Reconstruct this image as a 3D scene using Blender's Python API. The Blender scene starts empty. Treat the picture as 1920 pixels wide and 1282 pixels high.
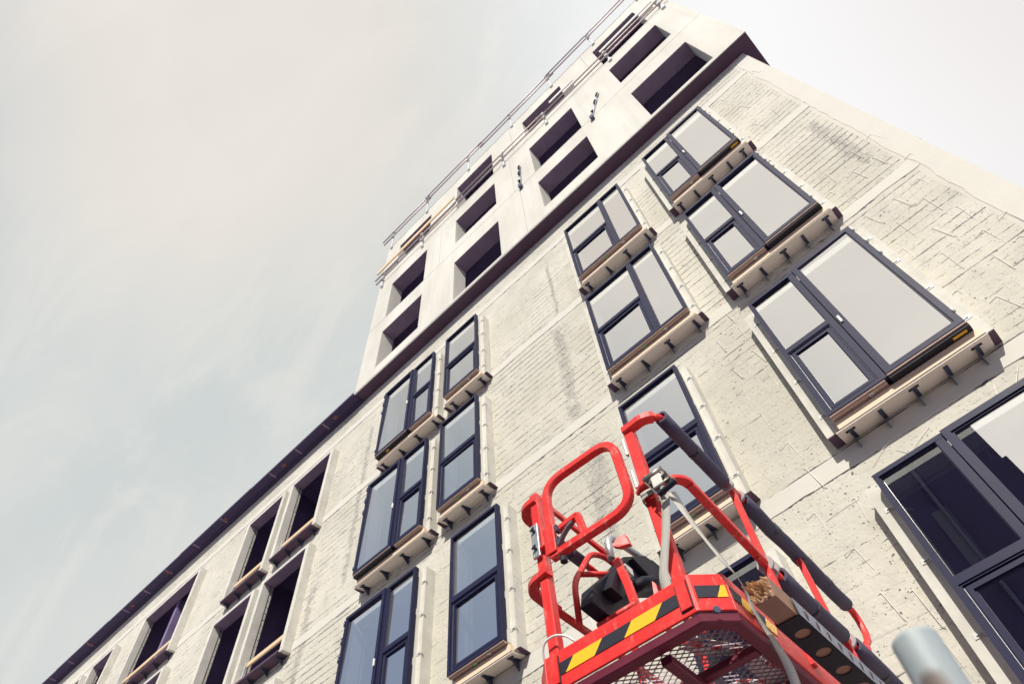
import bpy, bmesh, math, random
from mathutils import Matrix, Vector
random.seed(7)
C = bpy.context.scene.collection
SC = bpy.context.scene
pi = math.pi

# ------------------------------------------------------------------ camera
CZ = 1.7
RW = ((0.71307851, 0.69899667, -0.054062), (-0.61878185, 0.59124289, -0.51724353), (-0.32958773, 0.40228783, 0.85412905))
cam = bpy.data.cameras.new('camera'); co = bpy.data.objects.new('camera', cam); C.objects.link(co)
r0, r1, r2 = (Vector(v) for v in RW)
m = Matrix((r0, -r1, -r2)).transposed().to_4x4(); m.translation = (0, 0, CZ)
co.matrix_world = m
cam.sensor_width = 36; cam.lens = 24.44; cam.clip_start = 0.05; cam.clip_end = 2000
cam.dof.use_dof = True; cam.dof.focus_distance = 5.0; cam.dof.aperture_fstop = 5.6
SC.camera = co

# ------------------------------------------------------------------ light
SUN = Vector((0.43, -1.0, 0.87)).normalized()          # towards the sun
sl = bpy.data.lights.new('sun', 'SUN'); so = bpy.data.objects.new('sun', sl); C.objects.link(so)
so.rotation_euler = SUN.to_track_quat('Z', 'Y').to_euler(); so.location = (6, -12, 20)
sl.energy = 4.9; sl.angle = math.radians(0.5); sl.color = (1.0, 0.945, 0.83)
SC.view_settings.view_transform = 'Standard'; SC.view_settings.look = 'None'
SC.view_settings.exposure = 0.0; SC.view_settings.gamma = 1.0; SC.view_settings.use_curve_mapping = False


class NT:
    """small shorthand for node trees"""
    def __init__(s, tree): s.t = tree
    def n(s, typ, **kw):
        nd = s.t.nodes.new(typ)
        for k, v in kw.items():
            if k.startswith('i_'):
                key = k[2:]; key = int(key) if key.isdigit() else key.replace('_', ' ')
                s.put(nd.inputs[key], v)
            else: setattr(nd, k, v)
        return nd
    def put(s, sock, v):
        if isinstance(v, bpy.types.NodeSocket): s.t.links.new(v, sock)
        elif isinstance(v, bpy.types.Node): s.t.links.new(v.outputs[0], sock)
        else: sock.default_value = v
    def m(s, op, a, b=0.0, c=0.0, clamp=False):
        nd = s.t.nodes.new('ShaderNodeMath'); nd.operation = op; nd.use_clamp = clamp
        s.put(nd.inputs[0], a); s.put(nd.inputs[1], b); s.put(nd.inputs[2], c)
        return nd.outputs[0]
    def vm(s, op, a, b=(0, 0, 0)):
        nd = s.t.nodes.new('ShaderNodeVectorMath'); nd.operation = op
        s.put(nd.inputs[0], a); s.put(nd.inputs[1], b)
        return nd.outputs['Value'] if op in ('DOT_PRODUCT', 'LENGTH') else nd.outputs[0]
    def mix(s, f, a, b):
        nd = s.t.nodes.new('ShaderNodeMix'); nd.data_type = 'RGBA'
        s.put(nd.inputs[0], f); s.put(nd.inputs[6], a); s.put(nd.inputs[7], b)
        return nd.outputs[2]
    def ramp(s, f, lo, hi):       # smooth 0..1
        nd = s.t.nodes.new('ShaderNodeMapRange'); nd.interpolation_type = 'SMOOTHSTEP'
        s.put(nd.inputs[0], f); nd.inputs[1].default_value = lo; nd.inputs[2].default_value = hi
        return nd.outputs[0]
    def noise(s, vec, scale, detail=3.0, rough=0.55, dist=0.0):
        nd = s.n('ShaderNodeTexNoise'); s.put(nd.inputs['Vector'], vec)
        nd.inputs['Scale'].default_value = scale; nd.inputs['Detail'].default_value = detail
        nd.inputs['Roughness'].default_value = rough; nd.inputs['Distortion'].default_value = dist
        return nd.outputs[0]
    def scaled(s, vec, sc): return s.vm('MULTIPLY', vec, sc)


def c4(r, g, b): return (r, g, b, 1.0)

# ------------------------------------------------------------------ sky
w = bpy.data.worlds.new('World'); SC.world = w; w.use_nodes = True
w.node_tree.nodes.clear(); N = NT(w.node_tree)
gen = N.n('ShaderNodeTexCoord').outputs['Generated']
sky = N.n('ShaderNodeTexSky', sky_type='NISHITA', sun_disc=False)
sky.sun_elevation = math.asin(SUN.z); sky.sun_rotation = math.atan2(SUN.x, SUN.y)
bg1 = N.n('ShaderNodeBackground', i_0=sky.outputs[0], i_1=0.10)
# thin high cloud: streaky veil, glare painted into one part, thinner towards the south-west
st = N.noise(N.scaled(gen, (1.6, 3.2, 1.4)), 1.3, 5.0, 0.55, 0.6)
big = N.noise(N.scaled(gen, (1.0, 1.4, 1.0)), 0.9, 2.0, 0.5)
def dvec(x, y, z): return tuple(Vector((x, y, z)).normalized())
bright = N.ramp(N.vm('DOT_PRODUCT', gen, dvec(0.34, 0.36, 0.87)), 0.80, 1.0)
pink = N.ramp(N.vm('DOT_PRODUCT', gen, dvec(0.62, 0.38, 0.68)), 0.86, 1.0)
warm = N.ramp(N.vm('DOT_PRODUCT', gen, dvec(-0.30, -0.14, 0.94)), 0.90, 1.0)
blue = N.ramp(N.vm('DOT_PRODUCT', gen, dvec(-0.62, -0.70, 0.40)), 0.72, 1.0)
gs = N.n('ShaderNodeSeparateXYZ', i_0=gen)
wisp = N.noise(N.scaled(gen, (2.2, 5.0, 2.0)), 1.7, 6.0, 0.62, 1.1)
cc = N.mix(N.ramp(st, 0.35, 0.66), c4(0.665, 0.710, 0.695), c4(0.755, 0.765, 0.735))
cc = N.mix(N.m('MULTIPLY', N.ramp(wisp, 0.46, 0.66), 0.6), cc, c4(0.82, 0.81, 0.765))
cc = N.mix(N.m('MULTIPLY', N.ramp(big, 0.45, 0.75), 0.2), cc, c4(0.80, 0.785, 0.745))
south = N.m('MULTIPLY', N.ramp(gs.outputs[1], -0.10, -0.50), N.m('SUBTRACT', 1.0, N.ramp(gs.outputs[2], 0.58, 0.74)))  # violet sky behind the view, added to cool the shadow fill
cc = N.mix(N.m('MULTIPLY', south, 0.9), cc, c4(0.36, 0.37, 0.64))
back = N.ramp(N.vm('DOT_PRODUCT', gen, dvec(0.06, -0.60, 0.80)), 0.82, 0.955)
cc = N.mix(N.m('MULTIPLY', back, N.m('MULTIPLY_ADD', N.ramp(wisp, 0.3, 0.7), 0.16, 0.82)), cc, c4(1.12, 1.07, 0.98))
low = N.m('SUBTRACT', 1.0, N.ramp(gs.outputs[2], 0.02, 0.45))  # low violet sky, added to tint the shadows
cc = N.mix(N.m('MULTIPLY', low, 0.8), cc, c4(0.30, 0.31, 0.56))
cc = N.mix(N.m('MULTIPLY', warm, 0.62), cc, c4(0.95, 0.86, 0.77))
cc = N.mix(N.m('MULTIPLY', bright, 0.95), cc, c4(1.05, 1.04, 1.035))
cc = N.mix(N.m('MULTIPLY', pink, 0.75), cc, c4(0.86, 0.78, 0.77))
cc = N.mix(N.m('MULTIPLY', blue, 0.75), cc, c4(0.33, 0.43, 0.56))
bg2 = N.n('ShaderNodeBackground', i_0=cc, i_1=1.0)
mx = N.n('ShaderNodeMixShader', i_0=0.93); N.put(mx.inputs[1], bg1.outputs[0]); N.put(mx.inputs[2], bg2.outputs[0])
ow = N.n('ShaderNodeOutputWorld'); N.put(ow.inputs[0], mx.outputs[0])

# ------------------------------------------------------------------ materials
def new_mat(name):
    mt = bpy.data.materials.new(name); mt.use_nodes = True
    t = mt.node_tree; t.nodes.clear(); n = NT(t)
    bs = n.n('ShaderNodeBsdfPrincipled'); out = n.n('ShaderNodeOutputMaterial')
    n.put(out.inputs[0], bs.outputs[0])
    return mt, n, bs, out

def plain(name, col, rough=0.6, metal=0.0, var=0.12, scale=9.0, bump=0.0, spec=0.5):
    mt, n, bs, out = new_mat(name)
    p = n.n('ShaderNodeTexCoord').outputs['Object']
    f = n.noise(p, scale, 4.0, 0.6)
    lo = c4(*[c * (1 - var) for c in col]); hi = c4(*[min(1, c * (1 + var)) for c in col])
    n.put(bs.inputs['Base Color'], n.mix(f, lo, hi))
    n.put(bs.inputs['Roughness'], n.m('MULTIPLY_ADD', f, 0.15, rough - 0.07))
    bs.inputs['Metallic'].default_value = metal
    bs.inputs['Specular IOR Level'].default_value = spec
    if bump:
        b = n.n('ShaderNodeBump', i_Strength=bump, i_Distance=0.01); n.put(b.inputs['Height'], n.noise(p, scale * 6, 4.0))
        n.put(bs.inputs['Normal'], b.outputs[0])
    return mt

D = 5.15
YF, YS, YW, YT = 5.15, 5.30, 5.48, 5.164      # window frame front, surround front, wall face, tower face
KT = 1.016                                    # the upper storeys stand a little nearer the rear than first measured
def zz(v): return v * D + CZ
JOINTS = [zz(v) for v in (0.372, 0.962, 1.578, 2.177, 2.733)]

def wall_material():
    mt, n, bs, out = new_mat('rough_concrete_wall')
    p = n.n('ShaderNodeTexCoord').outputs['Object']
    sep = n.n('ShaderNodeSeparateXYZ', i_0=p); x, z = sep.outputs[0], sep.outputs[2]
    big = n.noise(p, 0.55, 4.0, 0.6); mid = n.noise(p, 3.2, 5.0, 0.65); fine = n.noise(p, 26.0, 5.0, 0.7)
    wob = n.m('MULTIPLY', n.m('SUBTRACT', n.noise(n.scaled(p, (1.5, 1, 0.6)), 2.2, 4.0), 0.5), 0.10)
    wob2 = n.m('MULTIPLY', n.m('SUBTRACT', n.noise(p, 14.0, 3.0), 0.5), 0.05)
    zw = n.m('ADD', n.m('ADD', z, n.m('MULTIPLY', wob, 0.35)), n.m('MULTIPLY', wob2, 0.5))
    # smooth cast bands at the floors, with a crack at their top and a ragged one at their foot
    band = None; crack = None
    for zj in JOINTS:
        d = n.m('SUBTRACT', zj, zw)
        b = n.m('MULTIPLY', n.m('GREATER_THAN', d, 0.0), n.m('LESS_THAN', d, 0.225))
        c1 = n.m('LESS_THAN', n.m('ABSOLUTE', d), n.m('MULTIPLY', n.ramp(n.noise(n.scaled(p, (0.9, 1, 0.2)), 2.5, 3.0), 0.36, 0.62), 0.016))
        c2 = n.m('LESS_THAN', n.m('ABSOLUTE', n.m('SUBTRACT', d, n.m('ADD', 0.225, n.m('MULTIPLY', wob2, 0.6)))),
                 n.m('MULTIPLY', n.ramp(n.noise(p, 5.0, 3.0), 0.44, 0.66), 0.012))
        band = b if band is None else n.m('MAXIMUM', band, b)
        cr = n.m('MAXIMUM', c1, c2)
        crack = cr if crack is None else n.m('MAXIMUM', crack, cr)
    edge = n.m('GREATER_THAN', n.m('ADD', x, n.m('MULTIPLY', wob, 0.6)), 1.98)       # smooth cast corner
    smooth = n.m('MAXIMUM', band, edge)
    rough = n.m('SUBTRACT', 1.0, smooth)
    # brick courses that break through the thin coat as broken dashes
    fr = n.m('FRACT', n.m('DIVIDE', n.m('ADD', n.m('ADD', z, n.m('MULTIPLY', wob, 0.16)), n.m('MULTIPLY', wob2, 0.22)), 0.152))
    line = n.m('ABSOLUTE', n.m('SUBTRACT', fr, 0.5))
    dash = n.noise(n.scaled(p, (1.0, 1.0, 3.0)), 5.5, 5.0, 0.75)
    zone = n.noise(p, 0.9, 2.0)
    rowid = n.m('FLOOR', n.m('DIVIDE', z, 0.152))
    rw = n.n('ShaderNodeTexWhiteNoise', noise_dimensions='1D', i_W=rowid)
    zone2 = n.noise(n.scaled(p, (1, 1, 1.3)), 0.45, 3.0, 0.6)
    dsh = n.m('ADD', n.m('ADD', dash, n.m('MULTIPLY', n.m('SUBTRACT', zone2, 0.5), 0.75)), n.m('MULTIPLY', n.m('SUBTRACT', rw.outputs['Value'], 0.5), 0.14))
    reg = None
    for rx0, rx1, rz0, rz1, amt in ((1.0, 2.1, 7.5, 12.8, .11), (0.9, 2.0, 12.8, 15.6, .04), (-5.0, -3.5, 9.6, 15.3, .07), (-4.6, -2.9, 5.5, 9.4, .09), (-1.1, -.3, 8.0, 14.6, .07), (-13.5, -8.4, 6.0, 12.5, .04), (-4.0, -2.6, 9.8, 12.6, .05)):
        k = n.m('MULTIPLY', n.m('MULTIPLY', n.ramp(x, rx0 - .2, rx0 + .2), n.m('SUBTRACT', 1.0, n.ramp(x, rx1 - .2, rx1 + .2))), n.m('MULTIPLY', n.ramp(z, rz0 - .3, rz0 + .3), n.m('SUBTRACT', amt, n.m('MULTIPLY', n.ramp(z, rz1 - .3, rz1 + .3), amt))))
        reg = k if reg is None else n.m('MAXIMUM', reg, k)
    dsh = n.m('ADD', dsh, reg)
    rag = n.m('MULTIPLY_ADD', n.noise(p, 30.0, 4.0, 0.8), 2.6, -0.45)
    wid = n.m('MULTIPLY', n.m('MULTIPLY', n.ramp(dsh, 0.46, 0.76), rag), 0.095)
    course = n.m('MULTIPLY', n.m('LESS_THAN', line, wid), rough)
    soft = n.m('MULTIPLY', n.m('MULTIPLY', n.m('SUBTRACT', 1.0, n.ramp(line, 0.0, 0.12)), n.ramp(zone, 0.35, 0.6)), rough)
    # pits
    vo = n.n('ShaderNodeTexVoronoi', i_Vector=n.vm('ADD', n.scaled(p, (1, 1, 1.2)), n.scaled(n.n('ShaderNodeTexNoise', i_Vector=p, i_Scale=20.0).outputs[1], (0.05, 0.05, 0.05)))); vo.inputs['Scale'].default_value = 20.0
    vs = n.n('ShaderNodeSeparateXYZ', i_0=vo.outputs['Color'])
    pr = n.m('MULTIPLY', n.ramp(vs.outputs[0], 0.62, 1.0), n.m('MULTIPLY_ADD', n.ramp(n.noise(p, 1.6, 4.0, 0.7), 0.42, 0.66), 0.25, 0.08))
    pit = n.m('MULTIPLY', n.m('LESS_THAN', vo.outputs['Distance'], pr), n.m('MULTIPLY_ADD', rough, 0.9, 0.1))
    vo2 = n.n('ShaderNodeTexVoronoi', i_Vector=p); vo2.inputs['Scale'].default_value = 42.0
    v2s = n.n('ShaderNodeSeparateXYZ', i_0=vo2.outputs['Color'])
    pit2 = n.m('MULTIPLY', n.m('LESS_THAN', vo2.outputs['Distance'], n.m('MULTIPLY', n.ramp(v2s.outputs[1], 0.62, 1.0), 0.34)), rough)
    # vertical seams with spalled grey patches beside them
    stain = None
    for sx, wd, z0, z1 in ((-3.42, 0.16, 9.6, 12.7), (-3.33, 0.05, 12.7, 15.3), (1.78, 0.13, 10.0, 12.4), (-3.30, 0.22, 7.0, 9.4), (-9.0, 0.12, 10.0, 15.0), (-10.0, 0.16, 5.5, 11.0), (-0.35, 0.10, 6.8, 8.6)):
        dx = n.m('ABSOLUTE', n.m('SUBTRACT', n.m('ADD', x, n.m('MULTIPLY', wob, 1.5)), sx))
        mk = n.m('SUBTRACT', 1.0, n.ramp(dx, wd * 0.15, wd * 1.3))
        mk = n.m('MULTIPLY', mk, n.m('MULTIPLY', n.ramp(z, z0, z0 + 0.4), n.m('SUBTRACT', 1.0, n.ramp(z, z1 - 0.3, z1))))
        stain = mk if stain is None else n.m('MAXIMUM', stain, mk)
    spall = n.m('MULTIPLY', n.ramp(n.m('ADD', n.noise(p, 6.5, 6.0, 0.75), n.m('MULTIPLY', stain, 0.12)), 0.52, 0.66), stain)
    spits = n.m('MULTIPLY', n.m('LESS_THAN', vo2.outputs['Distance'], 0.33), n.m('MULTIPLY', stain, n.ramp(n.noise(p, 7.0), 0.5, 0.62)))
    foot = None                                     # grey mortar left just above some joints
    for zj in JOINTS:
        d = n.m('SUBTRACT', zw, zj)
        f_ = n.m('MULTIPLY', n.m('MULTIPLY', n.m('GREATER_THAN', d, 0.0), n.m('SUBTRACT', 1.0, n.ramp(d, 0.05, 0.22))), n.ramp(n.noise(n.scaled(p, (0.8, 1, 0.8)), 1.3, 5.0, 0.7), 0.55, 0.66))
        foot = f_ if foot is None else n.m('MAXIMUM', foot, f_)
    col = n.mix(n.ramp(big, 0.3, 0.7), c4(0.505, 0.488, 0.42), c4(0.615, 0.592, 0.522))
    col = n.mix(n.m('MULTIPLY', n.ramp(mid, 0.48, 0.78), 0.55), col, c4(0.42, 0.405, 0.365))
    col = n.mix(n.m('MULTIPLY', n.ramp(n.noise(p, 1.7, 6.0, 0.7), 0.48, 0.7), 0.4), col, c4(0.66, 0.64, 0.58))
    col = n.mix(n.m('MULTIPLY', smooth, 0.55), col, c4(0.61, 0.585, 0.53))
    col = n.mix(n.m('MULTIPLY', n.ramp(fine, 0.5, 0.9), 0.35), col, c4(0.40, 0.38, 0.35))
    col = n.mix(n.m('MULTIPLY', soft, 0.06), col, c4(0.34, 0.32, 0.30))
    col = n.mix(n.m('MULTIPLY', n.m('MAXIMUM', spall, n.m('MULTIPLY', foot, 0.8)), 0.75), col, c4(0.41, 0.395, 0.365))
    dark = n.m('MAXIMUM', n.m('MAXIMUM', n.m('MULTIPLY', course, 0.85), crack), n.m('MAXIMUM', n.m('MAXIMUM', n.m('MULTIPLY', pit, 0.9), n.m('MULTIPLY', pit2, 0.5)), n.m('MULTIPLY', spits, 0.8)))
    col = n.mix(n.m('MULTIPLY', dark, 0.9), col, c4(0.075, 0.065, 0.085))
    n.put(bs.inputs['Base Color'], col); bs.inputs['Roughness'].default_value = 0.92
    bs.inputs['Specular IOR Level'].default_value = 0.2
    h = n.m('ADD', n.m('MULTIPLY', mid, 0.9), n.m('MULTIPLY', fine, 0.28))
    h = n.m('ADD', n.m('MULTIPLY', h, n.m('MULTIPLY_ADD', rough, 0.8, 0.2)), n.m('MULTIPLY', smooth, 0.25))
    h = n.m('SUBTRACT', h, n.m('MULTIPLY', dark, 1.2)); h = n.m('SUBTRACT', h, n.m('MULTIPLY', soft, 0.06))
    h = n.m('SUBTRACT', h, n.m('MULTIPLY', spall, 0.5))
    b = n.n('ShaderNodeBump', i_Strength=0.75, i_Distance=0.025); n.put(b.inputs['Height'], h)
    n.put(bs.inputs['Normal'], b.outputs[0])
    return mt

def tower_material():
    mt, n, bs, out = new_mat('smooth_precast_concrete')
    p = n.n('ShaderNodeTexCoord').outputs['Object']
    sep = n.n('ShaderNodeSeparateXYZ', i_0=p); x, z = sep.outputs[0], sep.outputs[2]
    big = n.noise(n.scaled(p, (1, 1, 0.35)), 0.8, 4.0, 0.6); mid = n.noise(p, 2.6, 6.0, 0.7)
    streak = n.noise(n.scaled(p, (6, 6, 0.25)), 1.0, 4.0, 0.6)
    joint = None
    for zj in (zz(3.428 * KT), zz(3.995 * KT)):
        a = n.m('LESS_THAN', n.m('ABSOLUTE', n.m('SUBTRACT', z, zj)), 0.012)
        joint = a if joint is None else n.m('MAXIMUM', joint, a)
    for xj, z0, z1 in ((-0.665 * D, zz(2.8), zz(3.483)), (-0.699 * D, zz(3.483), zz(4.059)), (-0.657 * D, zz(4.059), zz(4.8)), (-1.28 * D, zz(3.483), zz(4.059)), (-0.03 * D, zz(4.059), zz(4.8))):
        a = n.m('MULTIPLY', n.m('LESS_THAN', n.m('ABSOLUTE', n.m('SUBTRACT', x, xj)), 0.008), n.m('MULTIPLY', n.m('GREATER_THAN', z, z0), n.m('LESS_THAN', z, z1)))
        joint = n.m('MAXIMUM', joint, n.m('MULTIPLY', a, 0.55))
    vo = n.n('ShaderNodeTexVoronoi', i_Vector=n.scaled(p, (1, 0.0, 1))); vo.inputs['Scale'].default_value = 1.15
    hole = n.m('LESS_THAN', vo.outputs['Distance'], 0.022)
    col = n.mix(n.ramp(big, 0.3, 0.72), c4(0.53, 0.515, 0.465), c4(0.66, 0.645, 0.59))
    col = n.mix(n.m('MULTIPLY', n.ramp(streak, 0.46, 0.74), 0.4), col, c4(0.47, 0.46, 0.42))
    col = n.mix(n.m('MULTIPLY', n.ramp(mid, 0.55, 0.8), 0.3), col, c4(0.74, 0.72, 0.66))
    col = n.mix(n.m('MULTIPLY', n.m('MAXIMUM', joint, hole), 0.85), col, c4(0.12, 0.10, 0.11))
    n.put(bs.inputs['Base Color'], col); bs.inputs['Roughness'].default_value = 0.85
    b = n.n('ShaderNodeBump', i_Strength=0.25, i_Distance=0.01); n.put(b.inputs['Height'], n.m('SUBTRACT', n.m('MULTIPLY', mid, 0.5), joint))
    n.put(bs.inputs['Normal'], b.outputs[0])
    return mt

def surround_material():
    mt, n, bs, out = new_mat('cast_surround_concrete')
    p = n.n('ShaderNodeTexCoord').outputs['Object']
    mid = n.noise(p, 3.0, 6.0, 0.7); st = n.noise(n.scaled(p, (5, 5, 0.5)), 1.6, 4.0, 0.6); fine = n.noise(p, 40.0, 3.0)
    col = n.mix(n.ramp(mid, 0.35, 0.7), c4(0.56, 0.545, 0.49), c4(0.66, 0.645, 0.59))
    col = n.mix(n.m('MULTIPLY', n.ramp(st, 0.52, 0.74), 0.5), col, c4(0.38, 0.37, 0.36))
    vo = n.n('ShaderNodeTexVoronoi', i_Vector=p); vo.inputs['Scale'].default_value = 22.0
    vs = n.n('ShaderNodeSeparateXYZ', i_0=vo.outputs['Color'])
    pit = n.m('LESS_THAN', vo.outputs['Distance'], n.m('MULTIPLY', n.ramp(vs.outputs[0], 0.8, 1.0), 0.2))
    col = n.mix(n.m('MULTIPLY', pit, 0.7), col, c4(0.13, 0.12, 0.13))
    n.put(bs.inputs['Base Color'], col); bs.inputs['Roughness'].default_value = 0.88
    b = n.n('ShaderNodeBump', i_Strength=0.3, i_Distance=0.01); n.put(b.inputs['Height'], n.m('ADD', mid, n.m('MULTIPLY', fine, 0.3)))
    n.put(bs.inputs['Normal'], b.outputs[0])
    return mt

def glass_material():
    mt, n, bs, out = new_mat('coated_window_glass')
    n.t.nodes.remove(bs)
    gl = n.n('ShaderNodeBsdfGlossy', i_Color=c4(1.0, 0.985, 0.97), i_Roughness=0.0)
    p = n.n('ShaderNodeTexCoord').outputs['Object']
    tr = n.n('ShaderNodeBsdfTransparent', i_Color=c4(0.86, 0.91, 0.92))
    mx = n.n('ShaderNodeMixShader', i_0=0.68); n.put(mx.inputs[1], tr.outputs[0]); n.put(mx.inputs[2], gl.outputs[0])
    n.put(out.inputs[0], mx.outputs[0])
    return mt

def red_material():
    mt, n, bs, out = new_mat('worn_red_paint')
    p = n.n('ShaderNodeTexCoord').outputs['Object']
    a = n.noise(p, 7.0, 5.0, 0.7); s = n.noise(n.scaled(p, (1, 1, 0.35)), 30.0, 5.0, 0.8); z = n.noise(p, 3.0, 4.0)
    col = n.mix(a, c4(0.58, 0.012, 0.022), c4(0.90, 0.052, 0.040))
    wear = n.m('MULTIPLY', n.ramp(s, 0.54, 0.72), n.ramp(z, 0.40, 0.62))
    col = n.mix(n.m('MULTIPLY', n.ramp(n.noise(p, 4.5, 6.0, 0.75), 0.5, 0.72), 0.35), col, c4(0.62, 0.22, 0.17))
    col = n.mix(n.m('MULTIPLY', wear, 0.7), col, c4(0.78, 0.55, 0.48))
    chip = n.m('MULTIPLY', n.ramp(n.noise(p, 55.0, 4.0), 0.66, 0.71), n.ramp(z, 0.38, 0.55))
    col = n.mix(chip, col, c4(0.12, 0.05, 0.045))
    n.put(bs.inputs['Base Color'], col)
    n.put(bs.inputs['Roughness'], n.m('MULTIPLY_ADD', a, 0.3, 0.30))
    b = n.n('ShaderNodeBump', i_Strength=0.12, i_Distance=0.004); n.put(b.inputs['Height'], n.m('ADD', s, a)); n.put(bs.inputs['Normal'], b.outputs[0])
    return mt

def stripe_material():
    """black and yellow hazard decal, slanted bands along local x"""
    mt, n, bs, out = new_mat('hazard_stripe_decal')
    p = n.n('ShaderNodeTexCoord').outputs['Object']
    sep = n.n('ShaderNodeSeparateXYZ', i_0=p)
    a = n.m('SUBTRACT', sep.outputs[0], n.m('MULTIPLY', n.m('SUBTRACT', sep.outputs[2], 3.266 + 0.0785), 0.92))
    fr = n.m('FRACT', n.m('DIVIDE', n.m('ADD', a, 0.5735 + 2.84), 0.284))
    s = n.noise(p, 38.0, 5.0, 0.8)
    col = n.mix(n.m('LESS_THAN', fr, 0.5), c4(0.018, 0.02, 0.035), c4(0.92, 0.52, 0.02))
    col = n.mix(n.m('MULTIPLY', n.ramp(s, 0.62, 0.70), n.ramp(n.noise(p, 9.0), 0.5, 0.64)), col, c4(0.6, 0.57, 0.5))
    n.put(bs.inputs['Base Color'], col); bs.inputs['Roughness'].default_value = 0.5
    return mt

def wood_material(name, lo, hi, axis=0, rough=0.7):
    mt, n, bs, out = new_mat(name)
    p = n.n('ShaderNodeTexCoord').outputs['Object']
    sc = [26, 26, 26]; sc[axis] = 1.6
    g = n.noise(n.scaled(p, tuple(sc)), 1.0, 4.0, 0.6, 0.8); k = n.noise(p, 2.4, 3.0)
    vo = n.n('ShaderNodeTexVoronoi', i_Vector=n.scaled(p, (3, 3, 9) if axis == 0 else (9, 3, 9))); vo.inputs['Scale'].default_value = 1.0
    kn = n.m('SUBTRACT', 1.0, n.ramp(vo.outputs['Distance'], 0.03, 0.10))
    col = n.mix(n.m('ADD', n.m('MULTIPLY', g, 0.7), n.m('MULTIPLY', k, 0.3)), c4(*lo), c4(*hi))
    col = n.mix(n.m('MULTIPLY', kn, 0.7), col, c4(lo[0] * .45, lo[1] * .35, lo[2] * .3))
    n.put(bs.inputs['Base Color'], col); bs.inputs['Roughness'].default_value = rough
    b = n.n('ShaderNodeBump', i_Strength=0.2, i_Distance=0.004); n.put(b.inputs['Height'], g); n.put(bs.inputs['Normal'], b.outputs[0])
    return mt

def webbing_material():
    mt, n, bs, out = new_mat('polyester_webbing')
    uv = n.n('ShaderNodeTexCoord').outputs['UV']
    sep = n.n('ShaderNodeSeparateXYZ', i_0=uv)
    u = n.m('FRACT', n.m('MULTIPLY', sep.outputs[0], 6.0)); v = n.m('FRACT', n.m('MULTIPLY', sep.outputs[1], 90.0))
    d = n.m('MULTIPLY', n.m('LESS_THAN', n.m('ABSOLUTE', n.m('SUBTRACT', u, 0.5)), 0.13), n.m('LESS_THAN', n.m('ABSOLUTE', n.m('SUBTRACT', v, 0.5)), 0.28))
    wv = n.m('SINE', n.m('MULTIPLY', sep.outputs[1], 1500.0))
    p = n.n('ShaderNodeTexCoord').outputs['Object']
    col = n.mix(n.noise(p, 12.0, 4.0), c4(0.48, 0.47, 0.42), c4(0.66, 0.64, 0.58))
    col = n.mix(n.m('MULTIPLY', d, 0.6), col, c4(0.16, 0.15, 0.15))
    n.put(bs.inputs['Base Color'], col); bs.inputs['Roughness'].default_value = 0.85
    b = n.n('ShaderNodeBump', i_Strength=0.3, i_Distance=0.002); n.put(b.inputs['Height'], wv); n.put(bs.inputs['Normal'], b.outputs[0])
    return mt

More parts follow.
